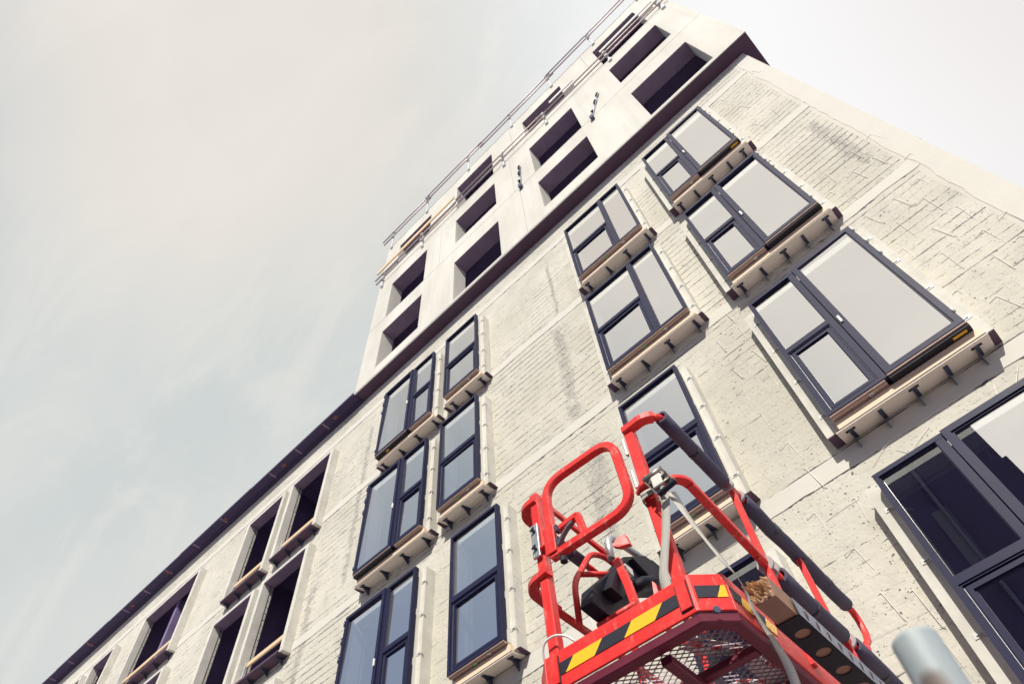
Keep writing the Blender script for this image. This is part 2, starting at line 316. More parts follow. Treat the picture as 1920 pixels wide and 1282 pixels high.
M = dict(
    wall=wall_material(), tower=tower_material(), surround=surround_material(), glass=glass_material(),
    red=red_material(), stripe=stripe_material(), web=webbing_material(),
    frame=plain('blue_black_aluminium', (0.012, 0.013, 0.048), 0.5, 0.0, 0.3, 5.0, 0, 0.28),
    gasket=plain('black_rubber', (0.012, 0.011, 0.02), 0.7),
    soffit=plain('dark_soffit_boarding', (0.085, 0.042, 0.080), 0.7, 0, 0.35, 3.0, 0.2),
    eave=plain('dark_eave_boarding', (0.045, 0.028, 0.088), 0.7, 0, 0.3, 3.0, 0.2),
    reddish=plain('reddish_wood_block', (0.22, 0.07, 0.06), 0.8),
    interior=plain('dim_blue_violet_shell', (0.18, 0.14, 0.27), 0.9, 0, 0.3, 2.0),  # violet of the deep room shade put into the colour
    reveal=plain('dark_violet_sheet', (0.27, 0.20, 0.28), 0.9, 0, 0.3, 2.5),  # dark violet, shade under the opening heads put into the colour
    beige=plain('beige_soffit_board', (0.72, 0.63, 0.57), 0.7, 0, 0.06, 2.0),
    sillwood=wood_material('pale_sill_plank', (0.70, 0.53, 0.38), (0.88, 0.71, 0.52)),
    groove=wood_material('grooved_packer_wood', (0.48, 0.33, 0.27), (0.68, 0.53, 0.45)),
    flange=plain('dull_zinc_flange', (0.24, 0.26, 0.32), 0.5, 0.4, 0.4, 20.0),
    band=plain('smooth_floor_band', (0.60, 0.585, 0.53), 0.9, 0, 0.10, 2.2, 0.12),
    ratch=plain('worn_zinc_ratchet', (0.26, 0.235, 0.22), 0.42, 0.55, 0.45, 40.0),
    collar=plain('grey_collar_foam', (0.36, 0.35, 0.36), 0.8),
    timber=wood_material('sawn_timber', (0.22, 0.115, 0.075), (0.36, 0.21, 0.145), 1),
    timberend=wood_material('splintered_timber', (0.42, 0.22, 0.10), (0.85, 0.60, 0.36), 1),
    plank=wood_material('scaffold_plank_wood', (0.55, 0.38, 0.22), (0.80, 0.62, 0.42)),
    steel=plain('blued_steel_bracket', (0.09, 0.10, 0.16), 0.45, 0.6, 0.2),
    galv=plain('galvanised_steel', (0.55, 0.57, 0.60), 0.42, 0.75, 0.22, 18.0),
    galvpale=plain('pale_zinc_plate', (0.56, 0.56, 0.54), 0.5, 0.3, 0.1, 18.0),
    tube=plain('scaffold_tube_steel', (0.52, 0.44, 0.44), 0.5, 0.35, 0.2, 6.0),
    white=plain('white_plastic', (0.85, 0.85, 0.83), 0.4, 0, 0.03),
    board=plain('white_fibre_board', (0.70, 0.69, 0.64), 0.8, 0, 0.1, 4.0),
    foam=plain('grey_foam_padding', (0.080, 0.076, 0.118), 0.75, 0, 0.22, 14.0, 0.25, 0.3),
    foamdark=plain('dark_joint_tape', (0.045, 0.042, 0.07), 0.55, 0, 0.2, 14.0),
    black=plain('black_plastic_housing', (0.010, 0.011, 0.022), 0.6, 0, 0.3, 12.0, 0, 0.25),
    blacksteel=plain('black_painted_channel', (0.010, 0.009, 0.020), 0.6, 0, 0.5, 9.0, 0, 0.25),
    mesh=plain('expanded_steel_mesh', (0.30, 0.25, 0.29), 0.5, 0.5, 0.2),
    under=plain('shaded_red_paint', (0.13, 0.008, 0.03), 0.5, 0, 0.35, 8.0),  # darker copy of the red, underside shade put into its colour
    rustwire=plain('wire_steel', (0.74, 0.72, 0.68), 0.6, 0.1, 0.2),
    ground=plain('sandy_site_ground', (0.27, 0.255, 0.30), 0.95, 0, 0.3, 0.7, 0.4),
    oppwall=plain('dark_render_facade', (0.020, 0.018, 0.070), 0.9, 0, 0.5, 0.9),
    oppglass=plain('dim_blue_window', (0.028, 0.032, 0.09), 0.5),
    yellow=plain('yellow_sticker', (0.85, 0.48, 0.03), 0.5), green=plain('green_mark', (0.35, 0.55, 0.25), 0.7),
    tapewhite=plain('white_plastic_film', (0.75, 0.74, 0.72), 0.5), tapered=plain('red_barrier_film', (0.75, 0.03, 0.03), 0.5),
    bluepl=plain('blue_plastic', (0.03, 0.09, 0.45), 0.5),
    tyre=plain('tyre_rubber', (0.02, 0.02, 0.02), 0.85),
    handle=plain('grey_moulded_handle', (0.10, 0.10, 0.12), 0.5),
)

def pole_material():
    mt, n, bs, out = new_mat('weathered_galvanised_pole')
    p = n.n('ShaderNodeTexCoord').outputs['Object']
    f = n.noise(n.scaled(p, (1, 1, 0.5)), 26.0, 4.0, 0.7)
    col = n.mix(f, c4(0.25, 0.30, 0.32), c4(0.44, 0.49, 0.51))
    d = n.vm('LENGTH', n.vm('SUBTRACT', p, (-0.003, -0.0236, -0.058)))
    rust = n.m('SUBTRACT', 1.0, n.ramp(n.m('ADD', d, n.m('MULTIPLY', f, 0.012)), 0.012, 0.026))
    col = n.mix(n.m('MULTIPLY', rust, 0.85), col, c4(0.13, 0.085, 0.075))
    n.put(bs.inputs['Base Color'], col); bs.inputs['Roughness'].default_value = 0.6; bs.inputs['Metallic'].default_value = 0.1
    return mt
M['pole'] = pole_material()

# ------------------------------------------------------------------ mesh helpers
class MB:
    def __init__(s): s.v = []; s.f = []; s.uv = []
    def quad(s, a, b, c, d):
        i = len(s.v); s.v += [a, b, c, d]; s.f.append((i, i + 1, i + 2, i + 3))
    def box(s, x0, x1, y0, y1, z0, z1):
        i = len(s.v)
        s.v += [(x0, y0, z0), (x1, y0, z0), (x1, y1, z0), (x0, y1, z0), (x0, y0, z1), (x1, y0, z1), (x1, y1, z1), (x0, y1, z1)]
        for q in ((3, 2, 1, 0), (4, 5, 6, 7), (0, 1, 5, 4), (1, 2, 6, 5), (2, 3, 7, 6), (3, 0, 4, 7)): s.f.append(tuple(i + k for k in q))
        return s
    def hexa(s, pts):
        i = len(s.v); s.v += [tuple(p) for p in pts]
        for q in ((3, 2, 1, 0), (4, 5, 6, 7), (0, 1, 5, 4), (1, 2, 6, 5), (2, 3, 7, 6), (3, 0, 4, 7)): s.f.append(tuple(i + k for k in q))
        return s
    def prism(s, poly, off):
        i = len(s.v); k = len(poly); off = Vector(off)
        s.v += [tuple(p) for p in poly] + [tuple(Vector(p) + off) for p in poly]
        s.f.append(tuple(i + j for j in range(k))[::-1]); s.f.append(tuple(i + k + j for j in range(k)))
        for j in range(k): s.f.append((i + j, i + (j + 1) % k, i + k + (j + 1) % k, i + k + j))
        return s
    def sweep(s, path, prof, up=(0, 0, 1), cap=True, closed=False):
        """sweep a closed 2-D profile along a path"""
        P = [Vector(p) for p in path]; k = len(prof); i0 = len(s.v); n = len(P); up = Vector(up)
        prev = None
        for j in range(n):
            if closed: t = (P[(j + 1) % n] - P[j - 1])
            elif j == 0: t = P[1] - P[0]
            elif j == n - 1: t = P[-1] - P[-2]
            else: t = (P[j + 1] - P[j]).normalized() + (P[j] - P[j - 1]).normalized()
            t.normalize()
            if prev is None:
                u = up if abs(t.dot(up)) < 0.95 else Vector((1, 0, 0)) if abs(t.x) < .9 else Vector((0, 1, 0))
                a = t.cross(u).normalized()
            else:
                a = (prev - t * prev.dot(t))
                a = a.normalized() if a.length > 1e-6 else prev
            prev = a; b = a.cross(t).normalized()
            # widen at mitred corners
            sc = 1.0
            if 0 < j < n - 1 and not closed:
                cs = (P[j + 1] - P[j]).normalized().dot(t); sc = 1 / max(cs, 0.5)
            for (pa, pb) in prof:
                s.v.append(tuple(P[j] + a * pa + b * pb))
        segs = n if closed else n - 1
        for j in range(segs):
            q = (j + 1) % n
            for m_ in range(k):
                s.f.append((i0 + j * k + m_, i0 + j * k + (m_ + 1) % k, i0 + q * k + (m_ + 1) % k, i0 + q * k + m_))
        if cap and not closed:
            s.f.append(tuple(i0 + m_ for m_ in range(k))[::-1]); s.f.append(tuple(i0 + (n - 1) * k + m_ for m_ in range(k)))
        return s
    def tube(s, path, r, seg=10, **kw):
        return s.sweep(path, [(r * math.cos(2 * pi * k / seg), r * math.sin(2 * pi * k / seg)) for k in range(seg)], **kw)
    def bar(s, path, a, b, c=0.12, **kw):       # rectangular hollow-section bar with eased corners
        e = min(a, b) * c; h, g = a / 2, b / 2
        return s.sweep(path, [(h - e, -g), (h, -g + e), (h, g - e), (h - e, g), (-h + e, g), (-h, g - e), (-h, -g + e), (-h + e, -g)], **kw)
    def build(s, name, mt, parent=None, smooth=False, bevel=0.0):
        me = bpy.data.meshes.new(name); me.from_pydata(s.v, [], s.f)
        bm = bmesh.new(); bm.from_mesh(me); bmesh.ops.recalc_face_normals(bm, faces=bm.faces); bm.to_mesh(me); bm.free()
        me.materials.append(mt)
        if smooth:
            for p in me.polygons: p.use_smooth = len(p.vertices) == 4
        o = bpy.data.objects.new(name, me); C.objects.link(o)
        if parent:
            o.parent = parent
            if not parent.get('local'): o.matrix_parent_inverse = parent_world(parent).inverted()
        if bevel:
            md = o.modifiers.new('bevel', 'BEVEL'); md.width = bevel; md.segments = 2; md.limit_method = 'ANGLE'
        return o

def parent_world(o):
    mw = Matrix.LocRotScale(o.location, o.rotation_euler, None)
    if o.parent: mw = parent_world(o.parent) @ o.matrix_parent_inverse @ mw
    return mw

def arc(c, r, a0, a1, n, ax, ay):
    ax, ay, c = Vector(ax), Vector(ay), Vector(c)
    return [c + ax * (r * math.cos(a0 + (a1 - a0) * k / n)) + ay * (r * math.sin(a0 + (a1 - a0) * k / n)) for k in range(n + 1)]

def fillet(pts, r, n=6, closed=False):
    """round the corners of a polyline"""
    P = [Vector(p) for p in pts]; out = []; L = len(P)
    for i in range(L):
        if not closed and i in (0, L - 1): out.append(P[i]); continue
        a, b, c = P[i - 1], P[i], P[(i + 1) % L]
        da, dc = (a - b), (c - b); rr = min(r, da.length * .49, dc.length * .49)
        p0, p1 = b + da.normalized() * rr, b + dc.normalized() * rr
        for k in range(n + 1):
            t = k / n; out.append(p0 * (1 - t) ** 2 + b * 2 * t * (1 - t) + p1 * t * t)
    return out

def tag(o, label=None, cat=None, group=None, kind=None):
    if label: o['label'] = label
    if cat: o['category'] = cat
    if group: o['group'] = group
    if kind: o['kind'] = kind
    return o

def empty(name, loc, rz=0.0, local=False):
    o = bpy.data.objects.new(name, None); C.objects.link(o); o.location = loc; o.rotation_euler = (0, 0, rz)
    o.empty_display_size = 0.2
    if local: o['local'] = 1
    return o

# ------------------------------------------------------------------ ground
g = MB(); g.quad((-300, -300, 0), (300, -300, 0), (300, 300, 0), (-300, 300, 0))
tag(g.build('ground', M['ground']), kind='structure')

# ------------------------------------------------------------------ building
BLD = empty('concrete_building', (-3.0, 5.4, 0))
tag(BLD, 'pale rough concrete building under construction with smooth overhanging upper storeys and dark framed windows', 'building')

def holed_wall(name, x0, x1, z0, z1, y, th, holes, mt, parent):
    xs = sorted({x0, x1} | {h[0] for h in holes} | {h[1] for h in holes})
    zs = sorted({z0, z1} | {h[2] for h in holes} | {h[3] for h in holes})
    mb = MB(); idx = {}
    def vid(i, j, k):
        key = (i, j, k)
        if key not in idx: idx[key] = len(mb.v); mb.v.append((xs[i], y if k == 0 else y + th, zs[j]))
        return idx[key]
    def solid(i, j):
        if i < 0 or j < 0 or i >= len(xs) - 1 or j >= len(zs) - 1: return False
        cx, cz = (xs[i] + xs[i + 1]) / 2, (zs[j] + zs[j + 1]) / 2
        return not any(h[0] < cx < h[1] and h[2] < cz < h[3] for h in holes)
    for i in range(len(xs) - 1):
        for j in range(len(zs) - 1):
            if not solid(i, j): continue
            mb.f.append((vid(i, j, 0), vid(i + 1, j, 0), vid(i + 1, j + 1, 0), vid(i, j + 1, 0)))
            mb.f.append((vid(i, j, 1), vid(i, j + 1, 1), vid(i + 1, j + 1, 1), vid(i + 1, j, 1)))
            if not solid(i - 1, j): mb.f.append((vid(i, j, 0), vid(i, j + 1, 0), vid(i, j + 1, 1), vid(i, j, 1)))
            if not solid(i + 1, j): mb.f.append((vid(i + 1, j, 0), vid(i + 1, j, 1), vid(i + 1, j + 1, 1), vid(i + 1, j + 1, 0)))
            if not solid(i, j - 1): mb.f.append((vid(i, j, 0), vid(i, j, 1), vid(i + 1, j, 1), vid(i + 1, j, 0)))
            if not solid(i, j + 1): mb.f.append((vid(i, j + 1, 0), vid(i + 1, j + 1, 0), vid(i + 1, j + 1, 1), vid(i, j + 1, 1)))
    return mb.build(name, mt, parent)

# glazed windows: layout, left, right (in window-plane units), storey tops
WIN = []
for top in (2.602, 2.011, 1.420, 0.828): WIN.append(('G', -0.0915, 0.1825, top, top - 0.431))
for top in (2.590, 2.004): WIN.append(('F', -0.4945, -0.2185, top, top - 0.421))
for top in (1.413, 0.828): WIN.append(('E', -0.495, -0.314, top, top - 0.424))
WIN += [('E', -1.185, -1.002, 2.574, 2.156), ('E', -1.190, -1.0065, 1.995, 1.570), ('E', -1.118, -0.9345, 1.406, 0.983), ('E', -1.118, -0.9345, 0.828, 0.405)]
WIN += [('D', -1.579, -1.262, 2.576, 2.147), ('D', -1.587, -1.265, 1.990, 1.566), ('D', -1.580, -1.267, 1.403, 0.978)]
# bare openings: left, right, top, bottom measured on the surround face
OPEN = []
for k, (zt, zb) in enumerate(((2.510, 2.068), (1.942, 1.497), (1.375, 0.93))):
    zt *= 1.0291; zb *= 1.0291
    OPEN += [(-2.262, -1.985, zt, zb), (-2.620, -2.350, zt, zb)]
    OPEN += [(-3.575, -3.070, zt, zb), (-4.130, -3.912, zt, zb), (-4.55, -4.28, zt, zb)]
    if k: OPEN[-3] = (-3.31, -3.03, zt, zb)
OPEN = [(a * 1.0153, b * 1.0153, t, bt) for a, b, t, bt in OPEN]
holes = []
for lay, a, b, t, bt in WIN: holes.append((a * D + .04, b * D - .04, zz(bt) + .04, zz(t) - .04))
for a, b, t, bt in OPEN: holes.append((a * D, b * D, zz(bt), zz(t)))
SOF = zz(2.874)
fw = holed_wall('facade_wall', -30.0, 2.307, 0.0, SOF - 0.004, YW, 0.07, holes, M['wall'], BLD)

rnd = random.Random(21)
def strip(name, pts_a, pts_b, y0, y1):
    mb = MB(); n = len(pts_a); i0 = 0
    for (a, b) in zip(pts_a, pts_b): mb.v += [(a[0], y0, a[1]), (b[0], y0, b[1]), (b[0], y1, b[1]), (a[0], y1, a[1])]
    for k in range(n - 1):
        for e in range(4): mb.f.append((4 * k + e, 4 * k + (e + 1) % 4, 4 * k + 4 + (e + 1) % 4, 4 * k + 4 + e))
    mb.f += [(0, 1, 2, 3), (4 * n - 4, 4 * n - 3, 4 * n - 2, 4 * n - 1)]
    return mb.build(name, M['band'], fw)
for zj in JOINTS[1:]:
    xs_ = [-29.9 + .12 * k for k in range(int((2.03 + 29.9) / .12) + 1)]; d = 0; lo = []
    for x in xs_: d = .8 * d + rnd.gauss(0, .006); lo.append((x, zj - .215 + d))
    strip('floor_band', [(x, zj - .004 + rnd.uniform(-.002, .002)) for x in xs_], lo, YW - .007, YW + .001)
zs_ = [3.0 + .12 * k for k in range(int((SOF - 3.05) / .12))]; d = 0; le = []
for z in zs_: d = .85 * d + rnd.gauss(0, .008); le.append((2.045 + d, z))
strip('corner_strip', [(2.309, z) for z in zs_], le, YW - .005, YW + .001)
sw = MB(); sw.box(1.987, 2.307, YW + 0.07, 14.0, 0.0, SOF - 0.004); sw.build('side_wall', M['wall'], BLD)
# floors, partitions and the dim rooms behind
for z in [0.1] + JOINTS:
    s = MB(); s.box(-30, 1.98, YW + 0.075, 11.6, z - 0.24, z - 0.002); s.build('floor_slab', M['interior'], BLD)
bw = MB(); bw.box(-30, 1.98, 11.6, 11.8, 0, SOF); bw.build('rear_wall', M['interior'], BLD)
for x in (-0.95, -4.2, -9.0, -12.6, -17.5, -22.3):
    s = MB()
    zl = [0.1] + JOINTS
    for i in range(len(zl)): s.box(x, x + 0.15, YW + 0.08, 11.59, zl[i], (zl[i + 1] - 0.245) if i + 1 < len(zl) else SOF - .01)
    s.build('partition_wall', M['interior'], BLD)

def ring(x0, x1, z0, z1, ox0, ox1, oz0, oz1, y0, y1, name, mt, parent):
    mb = MB()
    mb.box(ox0, x0, y0, y1, oz0, oz1); mb.box(x1, ox1, y0, y1, oz0, oz1)
    mb.box(x0, x1, y0, y1, oz0, z0); mb.box(x0, x1, y0, y1, z1, oz1)
    o = mb.build(name, mt, parent)
    return o

def frame_bars(mb, x0, x1, z0, z1, y0, y1, w_):
    mb.box(x0, x0 + w_, y0, y1, z0, z1); mb.box(x1 - w_, x1, y0, y1, z0, z1)
    mb.box(x0 + w_, x1 - w_, y0, y1, z0, z0 + w_); mb.box(x0 + w_, x1 - w_, y0, y1, z1 - w_, z1)

def stepped(mb, x0, x1, z0, z1, y0, steps):
    """nested frames, each narrower one set further back: rebate lines"""
    for (w_, dy0, dy1) in steps:
        frame_bars(mb, x0, x1, z0, z1, y0 + dy0, y0 + dy1, w_)
        x0 += w_; x1 -= w_; z0 += w_; z1 -= w_
    return x0, x1, z0, z1

def pane(parent, x0, x1, z0, z1, y):
    mb = MB(); e = 0.004; t_ = .006 * (x1 - x0) * random.uniform(-1, 1); q_ = .008 * (z1 - z0) * random.uniform(-1, 1)
    if z0 < 6.1 and x0 > -.6: t_ = q_ = 0
    mb.quad((x0 - e, y - t_ - q_, z0 - e), (x1 + e, y + t_ - q_, z0 - e), (x1 + e, y + t_ + q_, z1 + e), (x0 - e, y - t_ + q_, z1 + e))
    return mb.build('pane', M['glass'], parent)

def opening_sash(parent, x0, x1, z0, z1, y):
    mb = MB()
    q = stepped(mb, x0, x1, z0, z1, y, [(0.014, 0.012, 0.08), (0.014, 0.030, 0.08), (0.036, 0.020, 0.07), (0.010, 0.036, 0.07)])
    o = mb.build('sash', M['frame'], parent)
    pane(parent, *q, y + 0.048)
    # bright rebate beads
    for bx in (x0 + .0145, x1 - .0175):
        bd = MB(); bd.box(bx, bx + .003, y + .0275, y + .0298, z0 + .02, z1 - .02); bd.build('bead', M['galv'], parent)

def fixed_light(mb, x0, x1, z0, z1, y):
    return stepped(mb, x0, x1, z0, z1, y, [(0.008, 0.016, 0.06)])

def window(lay, a, b, t, bt, k):
    x0, x1, z1, z0 = a * D, b * D, zz(t), zz(bt)
    y0, y1, fw_ = YF, YF + 0.072, 0.042
    mb = MB(); frame_bars(mb, x0, x1, z0, z1, y0, y1, fw_)
    ix0, ix1, iz0, iz1 = x0 + fw_, x1 - fw_, z0 + fw_, z1 - fw_
    zt = z1 - 0.2165 * D                                    # transom centre
    panes = []; sashes = []; big = None
    if lay == 'E':
        mb.box(ix0, ix1, y0 + .002, y1, zt - .04, zt + .04)
        panes.append(fixed_light(mb, ix0, ix1, zt + .04, iz1, y0)); sashes.append((ix0, ix1, iz0, zt - .04))
    else:
        if lay == 'G': m0, m1, col, bigx = x0 + .1085 * D, x0 + .1225 * D, (ix0, None), 'R'
        elif lay == 'F': m0, m1, col, bigx = x0 + .172 * D, x0 + .188 * D, (ix0, None), 'R'
        else: m0, m1, col, bigx = x0 + .184 * D, x0 + .201 * D, (None, ix1), 'L'
        mb.box(m0, m1, y0 + .002, y1, iz0, iz1)
        c0, c1 = (ix0, m0) if bigx == 'R' else (m1, ix1)
        mb.box(c0, c1, y0 + .002, y1, zt - .035, zt + .035)
        panes.append(fixed_light(mb, c0, c1, zt + .035, iz1, y0)); sashes.append((c0, c1, iz0, zt - .035))
        big = (m1, ix1, iz0, iz1) if bigx == 'R' else (ix0, m0, iz0, iz1)
        if lay == 'F': panes.append(fixed_light(mb, *big, y0)); big = None
    W_ = mb.build('window', M['frame'], BLD)
    for q in panes: pane(W_, *q, y0 + .045)
    for q in sashes: opening_sash(W_, *q, y0)
    if big:                                                  # large side-hung sash, proud of the frame
        X0, X1, Z0, Z1 = big
        if lay == 'G': X1 = x1 + .002; Z1 = z1 + .002
        else: X0 = x0 - .002; Z1 = z1 + .002
        Z0 = z0 + .012
        sm = MB(); q = stepped(sm, X0 + .006, X1, Z0, Z1, y0 - .022, [(0.060, 0, 0.05), (0.016, 0.014, 0.06)])
        sm.build('sash', M['frame'], W_); pane(W_, *q, y0 + .008)
        hx = X0 + .036 if lay == 'G' else X1 - .036
        hm = MB(); hz = zz(t - 0.240); hm.box(hx - .013, hx + .013, y0 - .045, y0 - .022, hz - .055, hz + .055); hm.build('handle', M['white'], W_, bevel=.005)
        ex = X1 + .004 if lay == 'G' else X0 - .004
        for q_ in ((.012, .030), (.070, .092), (.130, .150), (.388, .400)):
            hg = MB(); zt0, zt1 = zz(t - q_[0]), zz(t - q_[1]); hg.tube([(ex, y0 - .024, zt0), (ex, y0 - .024, zt1)], .013, 8)
            hg.build('hinge', M['galvpale'] if lay == 'G' else M['steel'], W_, smooth=True)
        dr = MB(); dr.box(X0 + .004, X1 + .003, y0 - .014, y0 + .010, z0 - .004, z0 + .011); dr.build('drip_strip', M['groove'], W_)
        rb = MB(); rb.box(X0 + .004, X1 + .004, y0 + .004, y0 + .095, z0 - .034, z0 - .0045); rb.build('rubber_skirt', M['gasket'], W_)
        if k % 2 == 0:
            sk = MB(); sx = (X1 - .17, X1 - .04) if lay == 'G' else (X0 + .30, X0 + .38)
            sk.box(sx[0], sx[1], y0 + .030, y0 + .062, z0 - .0365, z0 - .0345); sk.build('sticker', M['yellow'], W_)
    # underside of the frame: grooved packing, then a sill plank set back and shaded by the frame
    gx0, gx1 = (x0 + .004, x1 - .004)
    if lay == 'G': gx1 = x0 + .115 * D
    if lay == 'D': gx0 = x0 + .199 * D
    gm = MB()
    for i in range(4): gm.box(gx0, gx1, y0 + .010 + .026 * i, y0 + .036 + .026 * i - (.004 if i < 3 else 0), z0 - .014 - .009 * (i % 2), z0 - .0005)
    gm.build('packing_strip', M['groove'], W_)
    if lay != 'D':
        cp = MB(); cxm = gx0 + (gx1 - gx0) * .72; cp.box(cxm - .03, cxm + .025, y0 + .03, YS - .02, z0 - .029, z0 - .0235); cp.build('fixing_clip', M['galv'], W_)
    if lay in 'EF':
        cp = MB(); cxm = gx0 + (gx1 - gx0) * .45; cp.box(cxm - .04, cxm + .03, y0 + .04, y0 + .09, z0 - .0275, z0 - .0235); cp.build('paint_mark', M['green'], W_)
    # white packing box behind the frame, then the cast surround
    rm = {'G': .130, 'F': .085, 'E': .080, 'D': .080}[lay]
    ox0, ox1, oz0, oz1 = x0 - .140, x1 + rm, z0 - .085, z1 + .03
    S_ = ring(x0 + .04, x1 - .04, z0 + .04, z1 - .04, ox0, ox1, oz0, oz1, YS, YW + .02, 'window_surround', M['surround'], BLD)
    bb = MB(); bb.box(x1 - .035, x1 - .004, y1 + .0005, YS - .0005, z0 + .01, z1 - .004); bb.build('side_packing', M['board'], S_)
    bb = MB(); bb.box(x0 + .004, x0 + .035, y1 + .0005, YS - .0005, z0 + .01, z1 - .004); bb.build('side_packing', M['board'], S_)
    hgt = z1 - z0
    for f0, f1 in ((.08, .28), (.33, .63), (.68, .93)):
        gp = MB(); gp.box(x1 - .0035, x1 + .0012, y1 - .004, y1 + .010, z0 + hgt * f0, z0 + hgt * f1); gp.build('shadow_gap', M['gasket'], S_)  # black strips painting the shade in the gap beside the frame
    oz1_ = z0 - .149; yp = YS - .065
    pl = MB(); pl.box(x0 + .006, x1 + .030, yp, YS - .001, oz1_ + .011, z0 - .038); pl.build('sill_plank', M['sillwood'], S_)
    ln = MB(); ln.box(x0 - .025, x1 + .050, yp - .008, yp + .03, oz1_ + .0005, oz1_ + .0105); ln.build('drip_edge', M['gasket'], S_)
    def zb_at(y): return oz1_ - .0005 + (y - yp) / (YW - yp) * (oz0 - .006 - oz1_)
    bd = MB(); ya, yb = yp - .006, YW - .004
    bd.hexa([(x0 - .040, ya, zb_at(ya) - .011), (x1 + .056, ya, zb_at(ya) - .011), (x1 + .056, yb, zb_at(yb) - .011), (x0 - .040, yb, zb_at(yb) - .011), (x0 - .040, ya, zb_at(ya)), (x1 + .056, ya, zb_at(ya)), (x1 + .056, yb, zb_at(yb)), (x0 - .040, yb, zb_at(yb))]); bd.build('soffit_board', M['beige'], S_)
    dk = MB(); dk.box(ox0 + .003, x0 - .042, YS + .003, YW - .003, oz0 - .010, oz0 - .0005); dk.build('end_shade_sheet', M['soffit'], S_)  # dark sheets at both ends paint the shaded underside of the surround
    dk = MB(); dk.box(x1 + .060, max(ox1, x1 + .125) - .003, YS + .003, YW - .003, oz0 - .010, oz0 - .0005); dk.build('end_shade_sheet', M['soffit'], S_)
    for q in (.08, .36, .64, .90):
        zc = z0 + hgt * q + random.uniform(-.03, .03)
        for sx, wd in ((x1, .10), (x0 - .095, .09)):
            cl = MB(); cl.box(sx + .004, sx + wd, YS - .006, YS - .001, zc - .022, zc + .022)
            cl.box(sx + wd * .30, sx + wd * .75, YS - .016, YS - .0065, zc - .005, zc + .005); cl.build('fixing_plate', M['galvpale'], S_)
    nb = 5 if lay == 'G' else 4 if lay in 'FD' else 3
    for i in range(nb):
        bx = x0 + .08 + (x1 - x0 - .14) * i / (nb - 1) + random.uniform(-.025, .025)
        br = MB(); f0, f1 = zb_at(yp + .05) - .0115, zb_at(YW - .01) - .0115
        br.prism([(bx - .022, yp + .05, f0), (bx - .022, YW - .006, f1), (bx - .022, YW - .002, f1 - .13), (bx - .022, YW - .02, f1 - .13), (bx - .022, yp + .12, f0 - .010), (bx - .022, yp + .05, f0 - .006)], (.007, 0, 0))
        br.hexa([(bx - .0145, yp + .05, f0 - .006), (bx + .022, yp + .05, f0 - .006), (bx + .022, YW - .006, f1 - .006), (bx - .0145, YW - .006, f1 - .006), (bx - .0145, yp + .05, f0), (bx + .022, yp + .05, f0), (bx + .022, YW - .006, f1), (bx - .0145, YW - .006, f1)])
        br.build('bracket', M['steel'], S_)
        if i % 2 == 0:
            pd = MB(); pd.hexa([(bx - .05, yp + .035, f0 - .002), (bx + .05, yp + .035, f0 - .002), (bx + .05, yp + .09, zb_at(yp + .09) - .0135), (bx - .05, yp + .09, zb_at(yp + .09) - .0135), (bx - .05, yp + .035, f0 + .002), (bx + .05, yp + .035, f0 + .002), (bx + .05, yp + .09, zb_at(yp + .09) - .0105), (bx - .05, yp + .09, zb_at(yp + .09) - .0105)]); pd.build('pad', M['gasket'], S_)
    return W_

for k, q in enumerate(WIN): window(*q, k)

def bare_opening(a, b, t, bt, k):
    x0, x1, z1, z0 = a * D, b * D, zz(t), zz(bt)
    o = ring(x0, x1, z0, z1, x0 - .11, x1 + .11, z0 - .05, z1 + .07, YS, YW + .02, 'window_surround', M['surround'], BLD)
    hl = MB(); hl.box(x0 + .002, x1 - .002, YS + .004, YW + .068, z1 - .02, z1 - .001); hl.build('head_shade_sheet', M['reveal'], o)  # dark sheet painting the shade under the head
    cs = MB(); cs.box(x0 - .05, x1 + .02, YS - .020, YW - .004, z0 - .064, z0 - .0505); cs.box(x0 - .05, x1 + .02, YS - .034, YS - .0205, z0 - .064, z0 - .02)
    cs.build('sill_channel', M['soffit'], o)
    nb = 4 if x1 - x0 < 2 else 6
    for i in range(nb):
        bx = x0 + .05 + (x1 - x0 - .12) * i / (nb - 1); zb = z0 - .0645
        br = MB(); br.prism([(bx - .02, YS - .04, zb), (bx - .02, YW - .01, zb), (bx - .02, YW - .002, zb - .13), (bx - .02, YS + .03, zb - .03)], (.007, 0, 0))
        br.box(bx - .012, bx + .02, YS - .036, YW - .004, zb - .006, zb); br.build('bracket', M['steel'], o)
    gr = MB(); zr = z0 + .30 + .04 * (k % 3); gr.box(x0 + .06, x1 + .0, YS + .10, YS + .135, zr, zr + .095); gr.build('guard_plank', M['plank'], o)
    ps = MB(); ps.tube([(x0 + .10, YS + .085, z0), (x0 + .10, YS + .085, z0 + .48)], .016, 8); ps.tube([(x0 + .10, YS + .07, z0 + .06), (x0 + .18, YS + .06, z0 + .05), (x0 + .19, YS + .06, z0 + .12)], .008, 6)
    ps.build('guard_post', M['galv'], o)
for k, q in enumerate(OPEN): bare_opening(*q, k)

